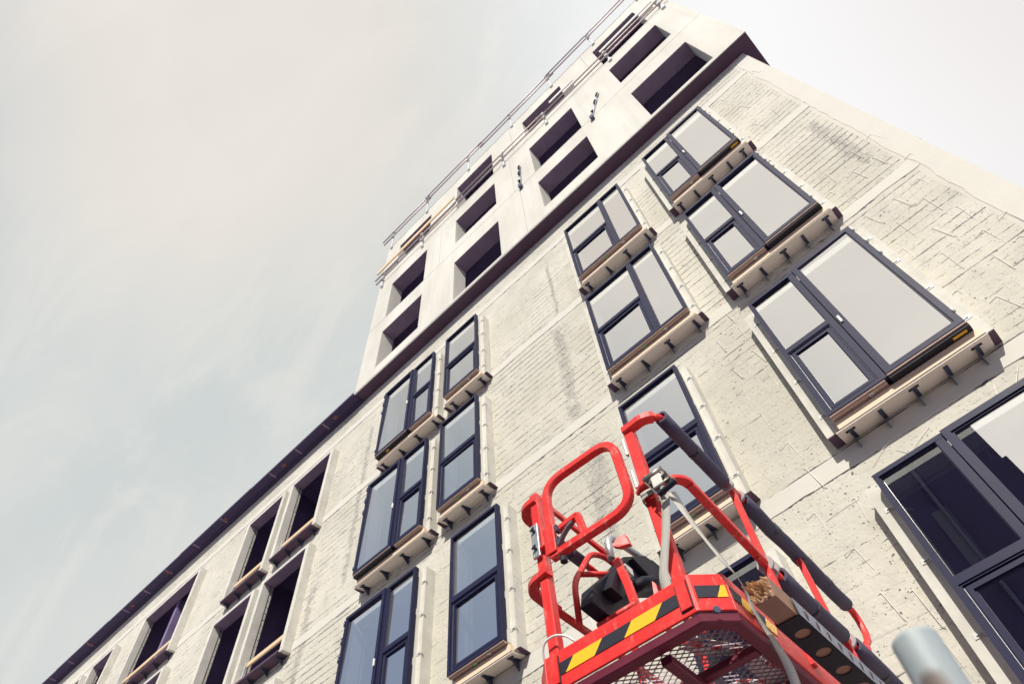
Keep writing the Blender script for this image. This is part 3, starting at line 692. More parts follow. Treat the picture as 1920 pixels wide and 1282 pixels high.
# wire ties left in the wall: bent wires, first one built then copied
def make_tie():
    mb = MB(); mb.tube(fillet([(-.10, .02, -.015), (-.10, -.003, -.01), (0, -.004, 0), (.006, -.003, -.30), (.010, .02, -.335)], .012, 3), .0030, 6)
    return mb
protect = [(a * D - .2, b * D + .2, zz(bt) - .35, zz(t) + .12) for _, a, b, t, bt in WIN]
spots = []
def try_tie(x, z):
    if any(p[0] < x < p[1] and p[2] < z < p[3] + .25 for p in protect): return
    spots.append((x, z))
for z in [5.3 + .46 * i for i in range(24)]:
    for i in range(3): (z < 11.2 or random.random() < .35) and try_tie(1.22 + .34 * i + random.uniform(-.07, .07) + (.17 if int(z / .46) % 2 else 0), z + random.uniform(-.06, .06))
for z in [4.2 + .5 * i for i in range(13)]:
    for i in range(2): try_tie(-1.03 + .32 * i + random.uniform(-.08, .08), z + random.uniform(-.08, .08))
for z in [5.7 + .55 * i for i in range(4)]:
    for i in range(4): try_tie(-4.3 + .6 * i + random.uniform(-.12, .12), z + random.uniform(-.1, .1))
random.shuffle(spots); spots = spots[:92]
t0 = None
for (x, z) in spots:
    if t0 is None: t0 = make_tie().build('wire_tie', M['rustwire'], fw, smooth=True); o = t0; base_inv = t0.matrix_parent_inverse.copy()
    else:
        o = t0.copy(); C.objects.link(o); o.parent = fw; o.matrix_parent_inverse = base_inv
    o.location = (x, YW - .004, z); o.rotation_euler = (random.uniform(-.03, .03), random.uniform(-.22, .10), random.uniform(-.5, .3))
    o.scale = (random.uniform(.8, 1.1),) * 2 + (random.uniform(.85, 1.25),)
# loose wires crossing the joint under the lower windows
lw = MB()
for (x, z, dx, dz) in ((.15, 6.35, -.30, -.16), (.45, 6.30, -.12, -.52), (.75, 6.36, -.16, -.5), (-.2, 6.33, .26, -.40), (1.0, 6.4, -.3, -.42), (.05, 6.02, .6, .03), (-.66, 5.95, .28, -.22), (-.45, 6.3, .30, .16), (-.7, 6.1, -.35, -.02), (-2.2, 6.25, .25, -.5), (-1.95, 6.3, .05, -.55), (-1.7, 6.2, -.25, -.2)):
    lw.tube([(x, YW - .002, z), (x + dx * .5, YW - .018, z + dz * .5 + .02), (x + dx, YW - .004, z + dz)], .0022, 5)
lw.build('loose_wire', M['rustwire'], fw)
cw = MB()
cw.tube([(2.306, 5.62, 13.1), (2.365, 5.62, 13.15), (2.375, 5.62, 13.35)], .006, 5); cw.tube([(2.306, 5.6, 10.2), (2.365, 5.6, 10.2), (2.37, 5.6, 10.34)], .006, 5)
cw.build('corner_wire', M['rustwire'], fw)

# ---- overhanging upper storeys
TX0, TX1, TZ1 = -1.8395 * D * KT, 0.492 * D * KT, zz(4.59 * KT)
th_ = []
cols = [(-1.70, -1.383), (-1.134, -.816), (-.543, -.228), (.0415, .353)]
rows = [(3.270, (2.915, 2.856, 2.930, 2.856)), (3.850, (3.427, 3.514, 3.433, 3.514)), (4.428, (4.115, 4.016, 4.103, 4.016))]
for top, bots in rows:
    for (a, b), bo in zip(cols, bots): th_.append((a * D * KT, b * D * KT, zz(bo * KT), zz(top * KT)))
tw = holed_wall('upper_wall', TX0, TX1, SOF + .05, TZ1, YT, .41, th_, M['tower'], BLD)
for h in th_:                      # dark violet sheets: shade under the opening heads put into their colour
    mb = MB(); mb.box(h[0] + .002, h[1] - .002, YT + .004, YT + .40, h[3] - .022, h[3] - .002); mb.build('head_shade_sheet', M['reveal'], tw)
mb = MB(); mb.box(TX1 - .30, TX1, YT + .41, 14.0, SOF + .05, TZ1); mb.build('upper_side_wall', M['tower'], BLD)
mb = MB(); mb.box(TX0, TX0 + .3, YT + .41, 14.0, SOF + .05, TZ1); mb.build('upper_side_wall', M['tower'], BLD)
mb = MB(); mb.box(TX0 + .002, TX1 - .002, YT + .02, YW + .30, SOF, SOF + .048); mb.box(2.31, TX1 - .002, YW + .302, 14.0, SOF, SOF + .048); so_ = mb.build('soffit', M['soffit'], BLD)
mb = MB(); mb.box(TX0, TX1, YT - .006, YT + .018, SOF - .012, SOF + .030); mb.build('soffit_trim', M['galvpale'], BLD)
mb = MB(); mb.box(TX0, TX1, YT - .004, YT - .0005, SOF + .034, SOF + .050); mb.build('trim_gap', M['gasket'], BLD)
for z in (zz(3.428 * KT), zz(3.995 * KT)):
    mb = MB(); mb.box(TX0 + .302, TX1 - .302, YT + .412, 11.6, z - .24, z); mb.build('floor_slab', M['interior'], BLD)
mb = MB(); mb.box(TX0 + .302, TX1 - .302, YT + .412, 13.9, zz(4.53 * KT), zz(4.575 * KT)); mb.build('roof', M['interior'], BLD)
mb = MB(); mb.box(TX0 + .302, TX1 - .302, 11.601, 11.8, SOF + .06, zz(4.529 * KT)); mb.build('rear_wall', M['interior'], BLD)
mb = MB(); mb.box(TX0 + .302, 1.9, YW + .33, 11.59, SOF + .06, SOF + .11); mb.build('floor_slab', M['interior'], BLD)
mb = MB(); mb.box(TX0, TX1, YT - .012, YT + .43, TZ1 + .002, TZ1 + .03); mb.build('parapet_cap', M['tower'], BLD)
# lower roof with its dark projecting eave in lengths
xs = [-30.0, -25.0, -21.7, -17.65, -14.1, TX0 - .001]
for i in range(len(xs) - 1):
    mb = MB(); d = .010 * (i % 2)
    mb.box(xs[i], xs[i + 1] - .004, YT - .03 - d, YW + .2, SOF - .02, SOF + .012); mb.box(xs[i], xs[i + 1] - .004, YT - .042 - d, YT - .0305 - d, SOF - .022, SOF + .05)
    mb.box(xs[i], xs[i + 1] - .004, YW - .10, YW - .06, SOF - .06, SOF - .0205)
    e = mb.build('eave', M['eave'], BLD)
    for k in range(int((xs[i + 1] - xs[i]) / 1.25)):
        lx_ = xs[i] + 1.25 * (k + .6) + random.uniform(-.1, .1); lp_ = MB(); lp_.box(lx_, lx_ + .05, YT - .028, YW - .11, SOF - .027, SOF - .0205); lp_.build('lap_strip', M['reveal'], e)
    n_ = 2 if xs[i + 1] - xs[i] > 3.9 else 1
    for k in range(n_):
        px = xs[i] + (xs[i + 1] - xs[i]) * (k + .6) / n_
        bm_ = MB(); bm_.box(px - .07, px + .07, YT + .05, YT + .14, SOF - .028, SOF - .0205); bm_.build('wood_block', M['reddish'], e)
mb = MB(); mb.box(-30, TX0 - .01, YW + .202, 14, SOF - .004, SOF + .012); mb.build('lower_roof', M['eave'], BLD)
# lifting anchors on the upper wall: rod and a row of black pads
def anchor(x0, z0, x1, z1):
    mb = MB(); mb.tube([(x0, YT - .05, z0), (x1, YT - .02, z1)], .012, 6); mb.box(x1 - .05, x1 + .05, YT - .10, YT - .002, z1 - .16, z1 + .03)
    o = mb.build('anchor_rod', M['steel'], tw)
    for f_ in (.0, .08, .30, .38, .72):
        px, pz = x0 + (x1 - x0) * f_ - .05, z0 + (z1 - z0) * f_ + .02
        p_ = MB(); p_.box(px - .035, px + .035, YT - .065, YT - .004, pz - .045, pz + .02); p_.build('pad', M['gasket'], o)
anchor(-.628 * D, zz(3.76), -.650 * D, zz(3.47)); anchor(-.069 * D, zz(3.71), -.163 * D, zz(3.465))

# ------------------------------------------------------------------ scaffold guard rails
def guard_rail(name, label, ztop, zlow, zfoot, xs_, joints, second):
    y = YT - .09
    root = empty(name, (xs_[0], YT, zfoot)); tag(root, label, 'guard rail')
    for z, ext in ((ztop, 0), (zlow, .12)):
        for i in range(len(joints) - 1):
            mb = MB(); off = .03 * (i % 2)
            mb.tube([(joints[i] - .10 + ext, y - off, z + .012 * (i % 2)), (joints[i + 1] + .10 + ext, y - off, z + .012 * (i % 2))], .024, 8)
            mb.build('scaffold_tube', M['tube'], root, smooth=True)
    for x in xs_:
        mb = MB(); mb.tube([(x, y + .05, zfoot - .05), (x, y + .05, ztop + .14)], .024, 8)
        mb.box(x - .05, x + .05, y + .03, YT - .002, zfoot - .10, zfoot + .08)
        pst = mb.build('bracket_post', M['galv'], root)
        for z in (ztop, zlow):
            c = MB(); c.box(x - .045, x + .045, y - .045, y + .05, z - .045, z + .045); c.tube([(x + .05, y, z - .02), (x + .12, y - .02, z - .02)], .014, 6); c.build('coupler', M['galvpale'], pst)
    return root
sx = [D * KT * v for v in (-1.80, -1.432, -1.02, -.62, -.27, .08, .43)]
guard_rail('scaffold_guardrail', 'two steel scaffold tubes clamped along the roof edge of the upper storeys', zz(4.815 * KT), zz(4.730 * KT), zz(4.565 * KT), sx, [D * KT * v for v in (-1.90, -1.43, -.90, -.26, .43)], True)
sx = [D * KT * v for v in (-1.81, -1.432, -.726, -.388, .083, .449)]
guard_rail('scaffold_guardrail', 'steel scaffold tubes clamped across the topmost row of window openings, below the roof edge', zz(4.13 * KT), zz(4.045 * KT), zz(3.975 * KT), sx, [D * KT * v for v in (-1.87, -1.10, -.42, .46)], True)
mb = MB(); mb.box(-1.865 * D * KT, -1.13 * D * KT, YT - .165, YT - .128, zz(4.17 * KT), zz(4.17 * KT) + .22)
tag(mb.build('scaffold_plank', M['plank']), 'yellowish wooden plank on the scaffold rail left of the upper openings', 'plank')
mb = MB(); mb.box(-.32 * D * KT, -.14 * D * KT, YT - .150, YT - .122, zz(4.165 * KT), zz(4.165 * KT) + .18)
tag(mb.build('scaffold_plank', M['galvpale']), 'pale grey board on the scaffold rail across the middle upper opening', 'plank')
mb = MB(); mb.box(.07 * D * KT, .44 * D * KT, YT - .150, YT - .122, zz(4.165 * KT), zz(4.165 * KT) + .18)
tag(mb.build('scaffold_plank', M['galvpale']), 'pale grey board on the scaffold rail across the rightmost upper opening', 'plank')

# ------------------------------------------------------------------ access lift (local axes: u along the gate, v towards the wall)
TH = math.radians(2.3); OX, OY = -0.924, 2.0; WZ = 3.266
LIFT = empty('access_lift', (OX, OY, 0), TH, local=True)
tag(LIFT, 'red boom lift platform with open-centred swing gate, padded rails and mesh floor', 'lift')
def Q(u, v, w): return (u, v, w + WZ)
def lb(name, mt, mb, parent=None, **kw):
    p = parent or LIFT
    o = mb.build(name, mt, None, **kw); o.parent = p
    return o
class LB(MB):
    def box(s, x0, x1, y0, y1, z0, z1): return super().box(x0, x1, y0, y1, z0 + WZ, z1 + WZ)
UL, UR = -.795, .10
# kick boards
mb = LB(); mb.box(-.695, 0, 0, .012, 0, .158); kb = lb('kick_board', M['red'], mb, bevel=.004)
for (a, b) in ((-.058, -.012), (-.674, -.628)):
    pk = LB(); pk.box(a - .004, b + .004, -.0035, -.0005, .020, .138); sl_ = lb('slot', M['gasket'], pk, kb)
    pk = LB(); pk.box(a + .002, b, -.010, -.004, .023, .135); lb('stake_plate', M['red'], pk, sl_)
st_ = LB(); st_.box(-.622, -.064, -.0030, -.0005, .053, .104); lb('hazard_decal', M['stripe'], st_, kb)
def slab(a, b, w0, w1, t):      # upright board between two plan points
    a, b = Vector((a[0], a[1], 0)), Vector((b[0], b[1], 0)); d = (b - a).normalized(); nrm = Vector((d.y, -d.x, 0))
    i = a - nrm * t; j = b - nrm * t
    return MB().hexa([Q(a.x, a.y, w0), Q(b.x, b.y, w0), Q(j.x, j.y, w0), Q(i.x, i.y, w0), Q(a.x, a.y, w1), Q(b.x, b.y, w1), Q(j.x, j.y, w1), Q(i.x, i.y, w1)])
k2 = lb('kick_board', M['red'], slab((.002, .0), (UR, .095), 0, .158, .012), bevel=.003)
k3 = lb('kick_board', M['red'], slab((UR, .098), (UR, 1.78), 0, .158, .012), bevel=.003)
k4 = lb('kick_board', M['red'], slab((UL, .095), (-.697, 0), 0, .158, .012), bevel=.003)
k5 = lb('kick_board', M['red'], slab((UL, 1.78), (UL, .098), 0, .158, .012), bevel=.003)
k6 = lb('kick_board', M['red'], slab((UR, 1.782), (UL, 1.782), 0, .158, .012), bevel=.003)
# decals on the chamfer and the side, slanted end in yellow
def decal(p, a, b, name, par, mt, w0=.053, w1=.104, sl=0.0, sr=0.0):
    (x0, y0), (x1, y1) = p; d = Vector((x1 - x0, y1 - y0)); L_ = d.length; d.normalize(); nx, ny = d.y * .003, -d.x * .003
    def pt(s_, w_): return Q(x0 + d.x * s_ + nx, y0 + d.y * s_ + ny, w_)
    m_ = MB(); m_.prism([pt(a, w0), pt(b, w0), pt(b + sr, w1), pt(a + sl, w1)], (-nx * .8, -ny * .8, 0)); return lb(name, mt, m_, par)
DB = plain('black_decal_film', (.018, .02, .035), .5, 0, .6, 30.0); DY = plain('yellow_decal_film', (.92, .52, .02), .5, 0, .1, 30.0)
ch = ((.002, 0), (UR, .095)); sd = ((UR, .098), (UR, 1.78))
decal(ch, .012, .085, 'hazard_decal', k2, DB, sr=.026); decal(ch, .0852, .126, 'hazard_decal', k2, DY, sl=.026)
decal(sd, .012, .065, 'hazard_decal', k3, DB, sr=.026); decal(sd, .0652, .15, 'hazard_decal', k3, DY, sl=.026, sr=.026); decal(sd, .1502, .235, 'hazard_decal', k3, DB, sl=.026, sr=.026); decal(sd, .2352, .32, 'hazard_decal', k3, DY, sl=.026, sr=.026)
bt = MB(); bt.tube([Q(.055, .025, -.018), Q(.062, .018, -.018)], .014, 8); lb('bolt', M['steel'], bt)
# under-frame
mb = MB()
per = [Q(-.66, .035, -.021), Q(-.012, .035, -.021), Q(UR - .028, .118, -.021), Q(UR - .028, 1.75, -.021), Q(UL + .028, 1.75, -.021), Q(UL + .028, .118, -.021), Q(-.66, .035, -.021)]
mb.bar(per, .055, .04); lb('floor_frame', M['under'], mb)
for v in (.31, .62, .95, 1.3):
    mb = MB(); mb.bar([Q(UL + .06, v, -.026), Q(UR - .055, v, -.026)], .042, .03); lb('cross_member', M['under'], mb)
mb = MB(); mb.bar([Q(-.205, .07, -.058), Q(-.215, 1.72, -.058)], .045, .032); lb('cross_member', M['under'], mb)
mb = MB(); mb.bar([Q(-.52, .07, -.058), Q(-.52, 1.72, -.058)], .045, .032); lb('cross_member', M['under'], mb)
# expanded mesh: zig-zag strands that meet at the knuckles
mb = MB(); pu, pv = .042, .0155; nr = int(1.68 / pv); uu0, uu1 = UL + .05, UR - .05
for r_ in range(nr):
    v = .065 + r_ * pv; n = int((uu1 - uu0) / (pu / 2)); pts = []
    for k in range(n + 1):
        s_ = ((k + r_) % 2)
        pts.append((uu0 + k * pu / 2, v + (pv * .47 if s_ else -pv * .47)))
    i0 = len(mb.v)
    for k, (u, v_) in enumerate(pts):
        if v_ < .11 and (u > -.02 - (v_ - .11) or u < -.68): pass
        mb.v += [Q(u, v_ - .0013, .0035), Q(u, v_ + .0013, .0035), Q(u, v_ + .0013, -.001), Q(u, v_ - .0013, -.001)]
    for k in range(n):
        a = i0 + 4 * k; b = a + 4
        for e in range(4): mb.f.append((a + e, a + (e + 1) % 4, b + (e + 1) % 4, b + e))
lb('mesh_floor', M['mesh'], mb)
# posts
def post(u0, u1, w0, w1, tilt=0.0, v=.045, d=.05):
    mb = MB(); uc = (u0 + u1) / 2; mb.bar([Q(uc, v, w0), Q(uc + tilt, v, w1)], u1 - u0, d, .10, up=(0, 1, 0)); return mb
pm = lb('post', M['red'], post(-.073, -.022, .10, 1.105, -.018))
pl_ = lb('post', M['red'], post(-.687, -.637, .10, 1.10, -.018))
mb = MB()
for w0, w1 in ((.92, 1.03), (.70, .81)): mb.tube([Q(-.094, .012, w0), Q(-.096, .012, w1)], .0085, 8)
mb.bar([Q(-.088, .02, .64), Q(-.092, .02, 1.05)], .012, .006, up=(0, 1, 0)); lb('hinge', M['galvpale'], mb, pm)
mb = LB(); mb.box(-.700, -.656, -.002, .012, .672, .872); pt_ = lb('latch_plate', M['galv'], mb, pl_, bevel=.003)
for w_ in (.72, .83):
    b_ = MB(); b_.tube([Q(-.678, -.003, w_), Q(-.678, -.018, w_)], .009, 6); b_.tube([Q(-.690, -.018, w_ - .004), Q(-.664, -.020, w_ + .006)], .005, 6); lb('bolt', M['steel'], b_, pt_)
# gate
gp_ = fillet([Q(-.592, .018, .632), Q(-.168, .018, .632), Q(-.140, .018, .80), Q(-.170, .018, 1.098), Q(-.592, .018, 1.098)], .0, 1, True)
loop = fillet([Q(-.588, .018, .640), Q(-.588, .018, 1.092), Q(-.158, .018, 1.092), Q(-.140, .018, .634), Q(-.588, .018, .634)], .11, 8)
loop = [Q(-.592, .018, .632)] + [p for p in fillet([Q(-.592, .018, .632), Q(-.592, .018, 1.094), Q(-.158, .018, 1.094), Q(-.138, .018, .632), Q(-.600, .018, .632)], .115, 8)[1:]]
mb = MB(); mb.bar(loop, .042, .040, .14, up=(0, 1, 0)); gate = lb('gate', M['red'], mb)
mb = LB(); mb.box(-.618, -.556, -.012, -.0035, .632, .792); lx = lb('latch_box', M['red'], mb, gate, bevel=.003)
mb = LB(); mb.box(-.553, -.540, -.008, .02, .66, .70); mb.box(-.553, -.540, -.008, .02, .74, .78); lb('latch_plate', M['steel'], mb, lx)
mb = MB(); mb.bar([Q(-.556, .03, .775), Q(-.435, .03, .788)], .03, .034, .1, up=(0, 1, 0)); mb.bar([Q(-.436, .03, .790), Q(-.414, .03, .645)], .03, .034, .1, up=(0, 1, 0)); lb('handle_guard', M['red'], mb, gate)
mb = MB(); mb.sweep([Q(-.545, .0, .655), Q(-.51, -.005, .69), Q(-.475, -.005, .72), Q(-.450, .0, .735)], [(.011, -.006), (.011, .006), (-.011, .006), (-.011, -.006)]); lb('handle', M['handle'], mb, gate)
mb = MB(); mb.tube([Q(-.545, .022, .600), Q(-.545, .022, .575)], .018, 10); lb('bumper', M['gasket'], mb, gate)
mb = MB(); mb.bar([Q(-.655, .02, .71), Q(-.610, .02, .71)], .012, .05, up=(0, 1, 0)); lb('latch_tongue', M['red'], mb, gate)
# rails, with their curved front ends
def rail(path, r, mt, name, bar=False):
    mb = MB(); mb.bar(path, .046, .034, .3) if bar else mb.tube(path, r, 12); return lb(name, mt, mb, smooth=True)
def corner(u_post, u_side, w, side, w1=None):
    s = 1 if side > 0 else -1
    return [Q(u_post, .025, w)] + arc(Q(u_side - s * .09, .115, w), .09, -pi / 2, 0, 8, (s, 0, 0), (0, 1, 0))
tr = corner(-.055, UR, 1.095, 1)
mb = MB(); mb.bar([Q(-.085, .03, 1.095)] + tr[1:6], .05, .045, .12); lb('top_rail', M['red'], mb)
mb = MB(); mb.tube(tr[5:] + [Q(UR, .45, 1.075), Q(UR, .95, 1.05), Q(UR, 1.93, 1.02)] + [Q(UR, 2.00, 1.01), Q(UR, 2.03, .97), Q(UR, 2.03, .88), Q(UR, 1.97, .80), Q(UR, 1.86, .72), Q(UR, 1.80, .60)], .020, 12); tp = lb('top_rail', M['red'], mb, smooth=True)
def pad(v0, v1, w0, w1, r, n=5, u=UR, gap=None):
    """split foam sleeve, open slit on the inside, with tape bands"""
    mb = MB(); sg = 16; a0 = -pi * .05; prof_o = []; prof_i = []
    for k in range(sg + 1):
        a = pi + .45 + (2 * pi - .9) * k / sg
        prof_o.append((r * math.cos(a), r * math.sin(a))); prof_i.append((r * .72 * math.cos(a), r * .72 * math.sin(a)))
    prof = prof_o + prof_i[::-1]
    mid = [Q(u + random.uniform(-.004, .004), v0 + (v1 - v0) * k / n, w0 + (w1 - w0) * k / n + random.uniform(-.003, .003)) for k in range(n + 1)]
    mb.sweep(mid, prof, up=(0, 0, 1)); o = lb('foam_pad', M['foam'], mb, smooth=True)
    for k in range(1, n):
        if k % 2: continue
        t = MB(); f0 = k / n; f1 = f0 + .05
        t.tube([Q(u, v0 + (v1 - v0) * f0, w0 + (w1 - w0) * f0), Q(u, v0 + (v1 - v0) * f1, w0 + (w1 - w0) * f1)], r * 1.04, 16); lb('tape_band', M['foamdark'], t, o, smooth=True)
    return o
pad(.075, .63, 1.092, 1.066, .036, 4); pad(.80, 1.93, 1.057, 1.022, .040, 8)
mr = corner(-.05, UR, .655, 1)
mb = MB(); mb.bar([Q(-.088, .018, .66)] + [Q(-.055, -.008, .662), Q(-.01, -.012, .664)] + mr[3:], .045, .022, .12); lb('mid_rail', M['red'], mb)
mb = MB(); mb.bar([mr[-1], Q(UR, .30, .63), Q(UR, .76, .565)], .038, .034, .12); lb('mid_rail', M['red'], mb)
mb = MB(); mb.tube([Q(UR, .70, .565), Q(UR, 1.4, .56), Q(UR, 1.80, .565), Q(UR, 2.2, .55)], .020, 10); lb('mid_rail', M['red'], mb, smooth=True)
pad(.80, 1.42, .562, .562, .044, 4); pad(1.55, 2.15, .566, .552, .044, 4)
def tilted_post(v0, v1, w0, w1):
    mb = MB(); mb.bar([Q(UR, v0, w0), Q(UR, v1, w1)], .036, .030, .15, up=(1, 0, 0)); return lb('post', M['red'], mb)
tilted_post(.70, .70, 1.055, .06); tilted_post(1.36, 1.36, 1.02, .60); tilted_post(1.46, 1.46, .60, .06)
for v in (.685, .735, 1.49):
    c_ = MB(); c_.tube([Q(UR, v, .565), Q(UR, v + .012, .565)], .042, 14); lb('pad_collar', M['collar'], c_, smooth=True)
for v in (.655, .765):
    c_ = MB(); c_.tube([Q(UR, v, 1.062), Q(UR, v + .015, 1.061)], .034, 14); lb('pad_collar', M['collar'], c_, smooth=True)
mb = MB(); mb.bar([Q(UR, .63, .60), Q(UR + .002, .70, .585), Q(UR + .002, .765, .54)], .02, .09, .1); lb('gusset', M['red'], mb)
# left side
def corner_l(w): return [Q(-.66, .028, w)] + arc(Q(-.700, .110, w), .080, -pi / 2, -pi, 8, (1, 0, 0), (0, 1, 0))
cl = corner_l(1.05)
mb = MB(); mb.bar(cl + [Q(-.78, .20, 1.045)], .05, .040, .12); lb('top_rail', M['red'], mb)
mb = MB(); mb.tube([Q(-.78, .18, 1.045), Q(-.78, 1.7, 1.03)], .018, 10); lb('top_rail', M['red'], mb, smooth=True)
pad(.19, .56, 1.043, 1.04, .034, 3, u=-.78)
mb = MB(); mb.bar([Q(-.668, .05, 1.085), Q(-.672, .5, 1.085), Q(-.668, 1.6, 1.085)], .022, .030, .12); lb('grab_rail', M['red'], mb)
cl = corner_l(.575)
mb = MB(); mb.bar([Q(-.635, .022, .578)] + cl[1:] + [Q(-.775, .25, .56)], .050, .036, .12); lb('mid_rail', M['red'], mb)
mb = MB(); mb.bar([Q(-.772, .22, .556), Q(-.765, 1.7, .555)], .026, .034, .12); lb('mid_rail', M['red'], mb)
mb = MB(); mb.tube([Q(-.66, .06, .52), Q(-.775, .20, .54)], .010, 8); lb('brace', M['red'], mb, smooth=True)
for v in (.9, 1.72):
    mb = MB(); mb.bar([Q(-.775, v, .06), Q(-.775, v, 1.04)], .036, .03, .15, up=(1, 0, 0)); lb('post', M['red'], mb)
# control console hung on the left rail, seen from below: black housing, red guard hoops, grey tube
cb = MB()
cb.prism([Q(-.62, .20, .46), Q(-.62, .23, .56), Q(-.62, .44, .78), Q(-.62, .60, .97), Q(-.62, .848, 1.133), Q(-.62, 1.046, 1.151), Q(-.62, 1.06, 1.00), Q(-.62, .761, .831), Q(-.62, .342, .453)], (.07, 0, 0))
con = lb('control_console', M['black'], cb, bevel=.006)
pn = MB(); pn.prism([Q(-.549, .30, .57), Q(-.549, .40, .74), Q(-.549, .50, .80), Q(-.549, .56, .76), Q(-.549, .40, .56)], (.05, 0, 0)); pn.prism([Q(-.549, .62, .95), Q(-.549, .85, 1.08), Q(-.549, .98, 1.08), Q(-.549, .80, .90)], (.035, 0, 0)); lb('panel_cover', M['black'], pn, con, bevel=.005)
pn = LB(); pn.box(-.498, -.470, .44, .50, .735, .775); lb('label_plate', M['board'], pn, con)
pn = MB(); pn.tube([Q(-.55, .58, .74), Q(-.48, .60, .76), Q(-.46, .68, .80)], .03, 10); lb('cable_gland', M['black'], pn, con, smooth=True)
mb = MB(); mb.tube(fillet([Q(-.70, .30, .48), Q(-.70, .31, .72), Q(-.69, .50, 1.02), Q(-.67, .64, 1.06), Q(-.62, .80, .90)], .07, 5), .016, 10); lb('guard_hoop', M['red'], mb, smooth=True)
mb = MB(); mb.tube([Q(-.70, .36, .80), Q(-.58, .48, .80)], .015, 10); lb('guard_hoop', M['red'], mb, smooth=True)
mb = MB(); mb.tube([Q(-.62, .33, .44), Q(-.40, .33, .44)], .016, 10); mb.tube([Q(-.50, .45, .52), Q(-.30, .45, .50)], .014, 10); lb('guard_hoop', M['red'], mb, smooth=True)
mb = MB(); mb.bar([Q(-.50, .42, .80), Q(-.46, .40, .62), Q(-.43, .38, .42)], .038, .03, .1, up=(0, 1, 0)); lb('console_arm', M['red'], mb)
mb = MB(); mb.prism([Q(-.53, .46, .94), Q(-.50, .47, .98), Q(-.46, .49, .995), Q(-.45, .50, .93), Q(-.50, .47, .92)], (0, .03, 0)); lb('console_bracket', M['red'], mb)
mb = MB(); mb.prism([Q(-.36, .42, .46), Q(-.345, .42, .58), Q(-.27, .46, .47)], (0, .02, 0)); lb('console_bracket', M['red'], mb)
mb = MB(); mb.tube(fillet([Q(-.60, .545, .95), Q(-.60, .555, 1.12), Q(-.60, .70, 1.15), Q(-.60, 1.10, 1.205), Q(-.60, 1.3, 1.05)], .09, 6), .020, 12); lb('tube_hoop', M['galv'], mb, smooth=True)
# carriage below and behind, down to the ground
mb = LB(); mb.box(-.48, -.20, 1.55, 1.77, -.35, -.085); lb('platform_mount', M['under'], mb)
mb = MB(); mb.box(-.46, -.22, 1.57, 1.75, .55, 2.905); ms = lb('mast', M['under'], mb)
mb = MB(); mb.box(-.95, .30, .85, 2.45, .28, .60); chs = lb('chassis', M['red'], mb, bevel=.03)
for (u, v) in ((-.98, 1.05), (-.98, 2.2), (.33, 1.05), (.33, 2.2)):
    mb = MB(); s = -1 if u < 0 else 1; mb.tube([(u - s * .03, v, .27), (u + s * .17, v, .27)], .27, 20); lb('wheel', M['tyre'], mb)

# ---- things on the lift
def local_thing(name, mt, mb, label, cat, **kw):
    o = mb.build(name, mt, None, **kw); o.location = (OX, OY, 0); o.rotation_euler = (0, 0, TH); tag(o, label, cat); return o
# timber with splintered end, in a black steel channel with round holes
tm = MB(); u0, u1 = .157, .238
tm.box(u0, u1, .135, 1.6, WZ + .004, WZ + .088)
timber = local_thing('timber_beam', M['timber'], tm, 'sawn timber with a splintered end lying in the black channel beside the lift', 'timber')
sp = MB(); rnd = random.Random(5)
for i in range(60):
    a, b = rnd.uniform(u0 + .004, u1 - .006), rnd.uniform(WZ + .008, WZ + .080); L_ = rnd.uniform(.008, .045); s1, s2 = rnd.uniform(.003, .008), rnd.uniform(.002, .006)
    j1, j2 = rnd.uniform(-.010, .010), rnd.uniform(-.010, .012)
    sp.hexa([(a - s1, .137, b - s2), (a + s1, .137, b - s2), (a + s1, .137, b + s2), (a - s1, .137, b + s2), (a + j1 - s1 * .5, .135 - L_, b + j2 - s2 * .4), (a + j1 + s1 * .4, .135 - L_ * rnd.uniform(.6, 1), b + j2 - s2 * .4), (a + j1 + s1 * .3, .135 - L_, b + j2 + s2 * .3), (a + j1 - s1 * .3, .135 - L_ * rnd.uniform(.7, 1), b + j2 + s2 * .4)])
spo = sp.build('splintered_end', M['timberend'], None); spo.parent = timber
def holed_plate(mb, u0, u1, v0, v1, w, t, hs, r):
    """flat plate in the u-v plane with round holes at (u, v)"""
    n = 20; edges = [v0] + [(hs[i][1] + hs[i + 1][1]) / 2 for i in range(len(hs) - 1)] + [v1]
    for lvl in (w, w - t):
        for k, (hu, hv) in enumerate(hs):
            c = []; q = []
            for i in range(n):
                a = 2 * pi * i / n; dx, dy = math.cos(a), math.sin(a)
                c.append((hu + r * dx, hv + r * dy, lvl))
                tx = ((u1 - hu) / dx if dx > 1e-9 else (u0 - hu) / dx if dx < -1e-9 else 1e9); ty = ((edges[k + 1] - hv) / dy if dy > 1e-9 else (edges[k] - hv) / dy if dy < -1e-9 else 1e9)
                t_ = min(tx, ty); q.append((hu + t_ * dx, hv + t_ * dy, lvl))
            i0 = len(mb.v); mb.v += c + q
            for i in range(n): j = (i + 1) % n; mb.f.append((i0 + i, i0 + j, i0 + n + j, i0 + n + i))
            # plate corners between the radial points
            for (cu, cv) in ((u0, edges[k]), (u1, edges[k]), (u1, edges[k + 1]), (u0, edges[k + 1])):
                ang = math.atan2(cv - hv, cu - hu) % (2 * pi); i = int(ang / (2 * pi / n)); j = (i + 1) % n
                i1 = len(mb.v); mb.v += [q[i], q[j], (cu, cv, lvl)]; mb.f.append((i1, i1 + 1, i1 + 2))
    for (hu, hv) in hs:
        i0 = len(mb.v)
        for i in range(n):
            a = 2 * pi * i / n; mb.v += [(hu + r * math.cos(a), hv + r * math.sin(a), w), (hu + r * math.cos(a), hv + r * math.sin(a), w - t)]
        for i in range(n): j = (i + 1) % n; mb.f.append((i0 + 2 * i, i0 + 2 * j, i0 + 2 * j + 1, i0 + 2 * i + 1))
